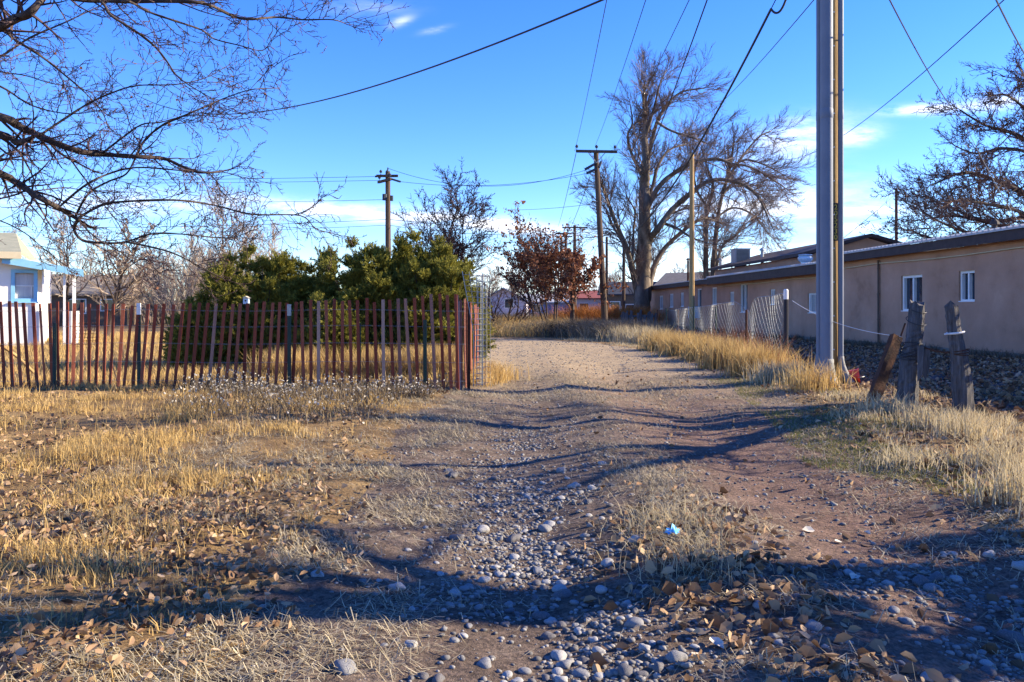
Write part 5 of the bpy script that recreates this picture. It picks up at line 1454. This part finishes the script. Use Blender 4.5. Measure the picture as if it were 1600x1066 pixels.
# white pickup parked far off
tp = np.array((10.6, 70., 0)); tr = thing('pickup_truck', tp, 'white pickup truck parked beyond the leaning boards', 'truck')
b = MB(); b.box((tp[0] - .9, tp[0] + 1.9), (69.2, 70.9), (.5, 1.05)); b.box((tp[0] - 2.4, tp[0] - .9), (69.2, 70.9), (.5, 1.1))
V = [(tp[0] + a, y_, z) for y_ in (69.3, 70.8) for a, z in ((-1.0, 1.05), (-.8, 1.75), (.45, 1.75), (.95, 1.05))]
b.add(V, [(0, 1, 2, 3), (7, 6, 5, 4), (0, 4, 5, 1), (1, 5, 6, 2), (2, 6, 7, 3)]); b.build('body', M['car_white'], tr)
b = MB(); b.poly([(tp[0] + a, 69.285, z) for a, z in ((-.75, 1.12), (-.65, 1.66), (.38, 1.66), (.72, 1.12))]); b.build('window', M['glass'], tr)
for sx in (-1.7, 1.2):
    for y_ in (69.15, 70.75):
        b = MB(); b.tube([(tp[0] + sx, y_, .36), (tp[0] + sx, y_ + .22, .36)], .36, 16); w_ = b.build('wheel', M['rubber'], tr)
        b = MB(); b.tube([(tp[0] + sx, y_ - .01, .36), (tp[0] + sx, y_ + .005, .36)], .2, 12); b.build('rim', M['galv'], w_)

# leaning dark boards before the cottonwood
bf = thing('board_fence', gp(6.6, 43), 'dark weathered boards of a broken fence before the cottonwood', 'fence')
b = MB(); R = random.Random(9)
for i in range(26):
    x0 = 5.9 + i * .075; l = R.gauss(0, .05) + (.25 if i in (9, 10, 11) else 0); hh = R.uniform(.95, 1.3)
    q = np.array((x0, 43 + R.gauss(0, .03), 0)); d = norm((-l, 0, 1))
    b.obox(q, (1, 0, 0), (0, 1, 0), d, (-.05, .05), (-.012, .012), (0, hh))
b.build('boards', M['wood_grey'], bf)
b = MB(); b.box((5.85, 7.9), (43.06, 43.11), (.3, .4)); b.box((5.85, 7.9), (43.06, 43.11), (.85, .95)); b.build('rails', M['wood_grey'], bf)

# small things in the yard
q = P(385, 470, 14.6); bh = thing('birdhouse', gp(q[0], q[1]), 'pale blue birdhouse on a stake before the junipers', 'birdhouse')
b = MB(); b.box((q[0] - .045, q[0] + .045), (q[1] - .05, q[1] + .05), (q[2] - .06, q[2] + .045)); b.build('box', M['vent_blue'], bh)
b = MB(); b.add([(q[0] + a, q[1] + y_, q[2] + z) for y_ in (-.07, .07) for a, z in ((-.06, .047), (0, .085), (.06, .047))], [(0, 1, 2), (5, 4, 3), (0, 3, 4, 1), (1, 4, 5, 2), (2, 5, 3, 0)]); b.build('roof', M['cream'], bh)
b = MB(); b.tube([(q[0], q[1] - .052, q[2]), (q[0], q[1] - .054, q[2])], .016, 10); b.build('hole', M['plate_dark'], bh)
b = MB(); b.tube([gp(q[0], q[1]), (q[0], q[1], q[2] - .06)], .010, 6); b.build('stake', M['wood_pole'], bh)
b = MB(); b.tube(smooth_path([P(-20, 526, 13.2), P(25, 556, 13.6), P(62, 592, 13.9)], 4), .026, 8); tag(b.build('fallen_branch', M['wood_tan']), 'pale bare branch leaning behind the left end of the slat fence', 'branch')
tq = P(130, 528, 25); tr_ = thing('wire_trellis', tq, 'dark wire trellis leaning by the white house porch', 'trellis'); b = MB()
for i in range(9): b.tube([(tq[0] - .38 + i * .09, 25, .05), (tq[0] - .34 + i * .09, 25.2, .85)], .008, 4)
for j in range(8): b.tube([(tq[0] - .38 + .005 * j, 25 + .025 * j, .05 + j * .11), (tq[0] + .36, 25 + .025 * j, .05 + j * .11)], .008, 4)
b.build('grid', M['rust'], tr_)
q0, q1 = P(757, 482, 40), P(775, 506, 41)
gw = thing('guy_wire_guard', q1, 'slanting white and red guard pole beyond the wire mesh roll', 'pole')
b = MB(); b.tube([q1, q1 + (q0 - q1) * .35], .05, 8); tag(b.build('guard', M['rust'], gw), 'rusty red lower part'); b = MB(); b.tube([q1 + (q0 - q1) * .352, q0 + (q0 - q1) * 2], .04, 8); b.build('upper_guard', M['white_paint'], gw)
# sticks leaning behind the fence
for i, (a, c, lab) in enumerate((((176, 570), (186, 606), 'short dark stick leaning behind the slat fence'), ((187, 480), (193, 560), 'thin tall stick standing behind the slat fence'))):
    b = MB(); b.tube([P(*c, 12.6), P(*a, 12.9)], .012, 6); tag(b.build('stick', M['wood_pole']), lab, 'stick')

# litter on the lane
def scrap(name, g, L, mt, label, seed, cat='litter', crumple=.35):
    rs = np.random.default_rng(seed); n = 7; b = MB()
    u, v = np.meshgrid(np.linspace(-.5, .5, n), np.linspace(-.5, .5, n)); z = np.abs(rs.normal(0, crumple * L * .35, u.shape)); z[0] = z[-1] = .006
    sh = 1 + .25 * rs.normal(0, 1, u.shape); a = rs.uniform(0, 6)
    X, Yv = u * sh * L, v * sh * L * .75
    V = np.stack([g[0] + X * math.cos(a) - Yv * math.sin(a), g[1] + X * math.sin(a) + Yv * math.cos(a), g[2] + .012 + z], -1)
    b.add(V.reshape(-1, 3), [(i * n + j, i * n + j + 1, (i + 1) * n + j + 1, (i + 1) * n + j) for i in range(n - 1) for j in range(n - 1)])
    return tag(b.build(name, M[mt]), label, cat)


scrap('plastic_scrap', G(1050, 862) + (0, 0, .04), .085, 'plastic_blue', 'crumpled bright blue plastic scrap on the grassy hump', 1, crumple=.6)
for i, (px, py, L, lab) in enumerate(((1335, 903, .085, 'pale crumpled leaf in the middle of the right wheel rut'), (1263, 834, .075, 'pale leaf at the top of the shaded right rut'), (1355, 830, .07, 'pale leaf right of the one at the rut top'), (1310, 848, .06, 'small pale leaf between the two at the rut top'), (1135, 878, .06, 'pale leaf beside the dry hump'),
                                      (1120, 1012, .09, 'large pale leaf at the bottom of the hump'), (1090, 1040, .08, 'pale leaf lowest beside the hump'))):
    g = G(px, py); b = MB(); leaves(b, np.array([g + (0, 0, .012)]), np.array([L]), rs=np.random.default_rng(i), tilt=.1, curl=.2)
    tag(b.build('pale_leaf', M['leaf_pale']), lab, 'leaf', 'single pale leaves on the lane')

# ------------------------------------------------------------------ sky, sun, camera
SUN_AZ, SUN_EL = math.atan2(.98, .13), R2D(25)
w = bpy.data.worlds.new('World'); SC.world = w; w.use_nodes = True
nt = w.node_tree; bg = nt.nodes['Background']
sk = nt.nodes.new('ShaderNodeTexSky'); sk.sky_type = 'NISHITA'; sk.sun_disc = False
sk.sun_elevation = SUN_EL; sk.sun_rotation = SUN_AZ; sk.air_density = 1.0; sk.dust_density = 0.0; sk.ozone_density = 6.0
hsv = nt.nodes.new('ShaderNodeHueSaturation'); hsv.inputs['Saturation'].default_value = 1.2; hsv.inputs['Hue'].default_value = .520; hsv.inputs['Value'].default_value = 1.0
nt.links.new(sk.outputs[0], hsv.inputs['Color'])
co = nt.nodes.new('ShaderNodeTexCoord').outputs['Generated']
sp = nt.nodes.new('ShaderNodeSeparateXYZ'); nt.links.new(co, sp.inputs[0])
yy = mth(nt, 'MAXIMUM', sp.outputs[1], .02)
u = mth(nt, 'DIVIDE', sp.outputs[0], yy); v = mth(nt, 'DIVIDE', sp.outputs[2], yy)
cmb = nt.nodes.new('ShaderNodeCombineXYZ'); nt.links.new(mth(nt, 'MULTIPLY', u, 3.2), cmb.inputs[0]); nt.links.new(mth(nt, 'MULTIPLY', v, 12), cmb.inputs[1])
nz = noise(nt, cmb.outputs[0], 5.5, 9, .66)
tot = None
for (px, py, a, b_, tilt, st) in [(600, 336, 300, 13, .085, .85), (780, 352, 130, 9, .12, .8), (1130, 325, 130, 14, 0, .7), (1250, 218, 75, 30, -.2, .75), (1340, 212, 36, 14, -.1, .7), (1442, 171, 58, 8, -.06, 1.1),
                                  (1330, 356, 70, 7, 0, .9), (1360, 328, 110, 9, 0, .6), (1250, 300, 160, 30, 0, .35), (1210, 325, 120, 16, 0, .55), (626, 34, 18, 7, -.3, .45), (575, 12, 60, 12, 0, .2), (680, 47, 20, 5, -.2, .35), (1560, 160, 50, 12, -.1, .7), (860, 425, 260, 26, 0, .6), (960, 452, 420, 22, 0, .6), (170, 318, 190, 16, .03, .55), (1300, 400, 300, 22, 0, .5)]:
    du = mth(nt, 'DIVIDE', mth(nt, 'SUBTRACT', u, (px - CX) / F), a / F)
    vv = mth(nt, 'ADD', v, mth(nt, 'MULTIPLY', mth(nt, 'SUBTRACT', u, (px - CX) / F), tilt))
    dv = mth(nt, 'DIVIDE', mth(nt, 'SUBTRACT', vv, (HY - py) / F), b_ / F)
    r2 = mth(nt, 'ADD', mth(nt, 'MULTIPLY', du, du), mth(nt, 'MULTIPLY', dv, dv))
    e = mth(nt, 'MULTIPLY', mth(nt, 'POWER', 2.718, mth(nt, 'MULTIPLY', r2, -1.1)), st)
    tot = e if tot is None else mth(nt, 'ADD', tot, e)
cl = mth(nt, 'MULTIPLY', tot, mth(nt, 'MULTIPLY_ADD', nz, 3.4, -1.05, clamp=True), clamp=True)
cloud = mix(nt, cl, hsv.outputs[0], (5.2, 5.3, 5.8))
nt.links.new(cloud, bg.inputs[0]); bg.inputs[1].default_value = .124

sl = bpy.data.lights.new('sun', 'SUN'); sl.energy = 5.0; sl.angle = R2D(.5); sl.color = (1, .85, .61)
so = bpy.data.objects.new('sun', sl); C.objects.link(so)
from mathutils import Vector
sv = Vector((math.cos(SUN_EL) * .991, math.cos(SUN_EL) * .131, math.sin(SUN_EL)))
so.rotation_euler = sv.to_track_quat('Z', 'Y').to_euler(); so.location = (40, 8, 20)

cam = bpy.data.cameras.new('camera'); cam.sensor_width = 36; cam.lens = F / 1600 * 36; cam.shift_y = -(533 - HY) / 1600.
cam.clip_end = 8000; cam.clip_start = .05
camo = bpy.data.objects.new('camera', cam); C.objects.link(camo); camo.location = (0, 0, H); camo.rotation_euler = (R2D(90), 0, 0)
SC.camera = camo
vs = SC.view_settings; vs.view_transform = 'Standard'; vs.look = 'None'; vs.exposure = 1.55; vs.gamma = 1
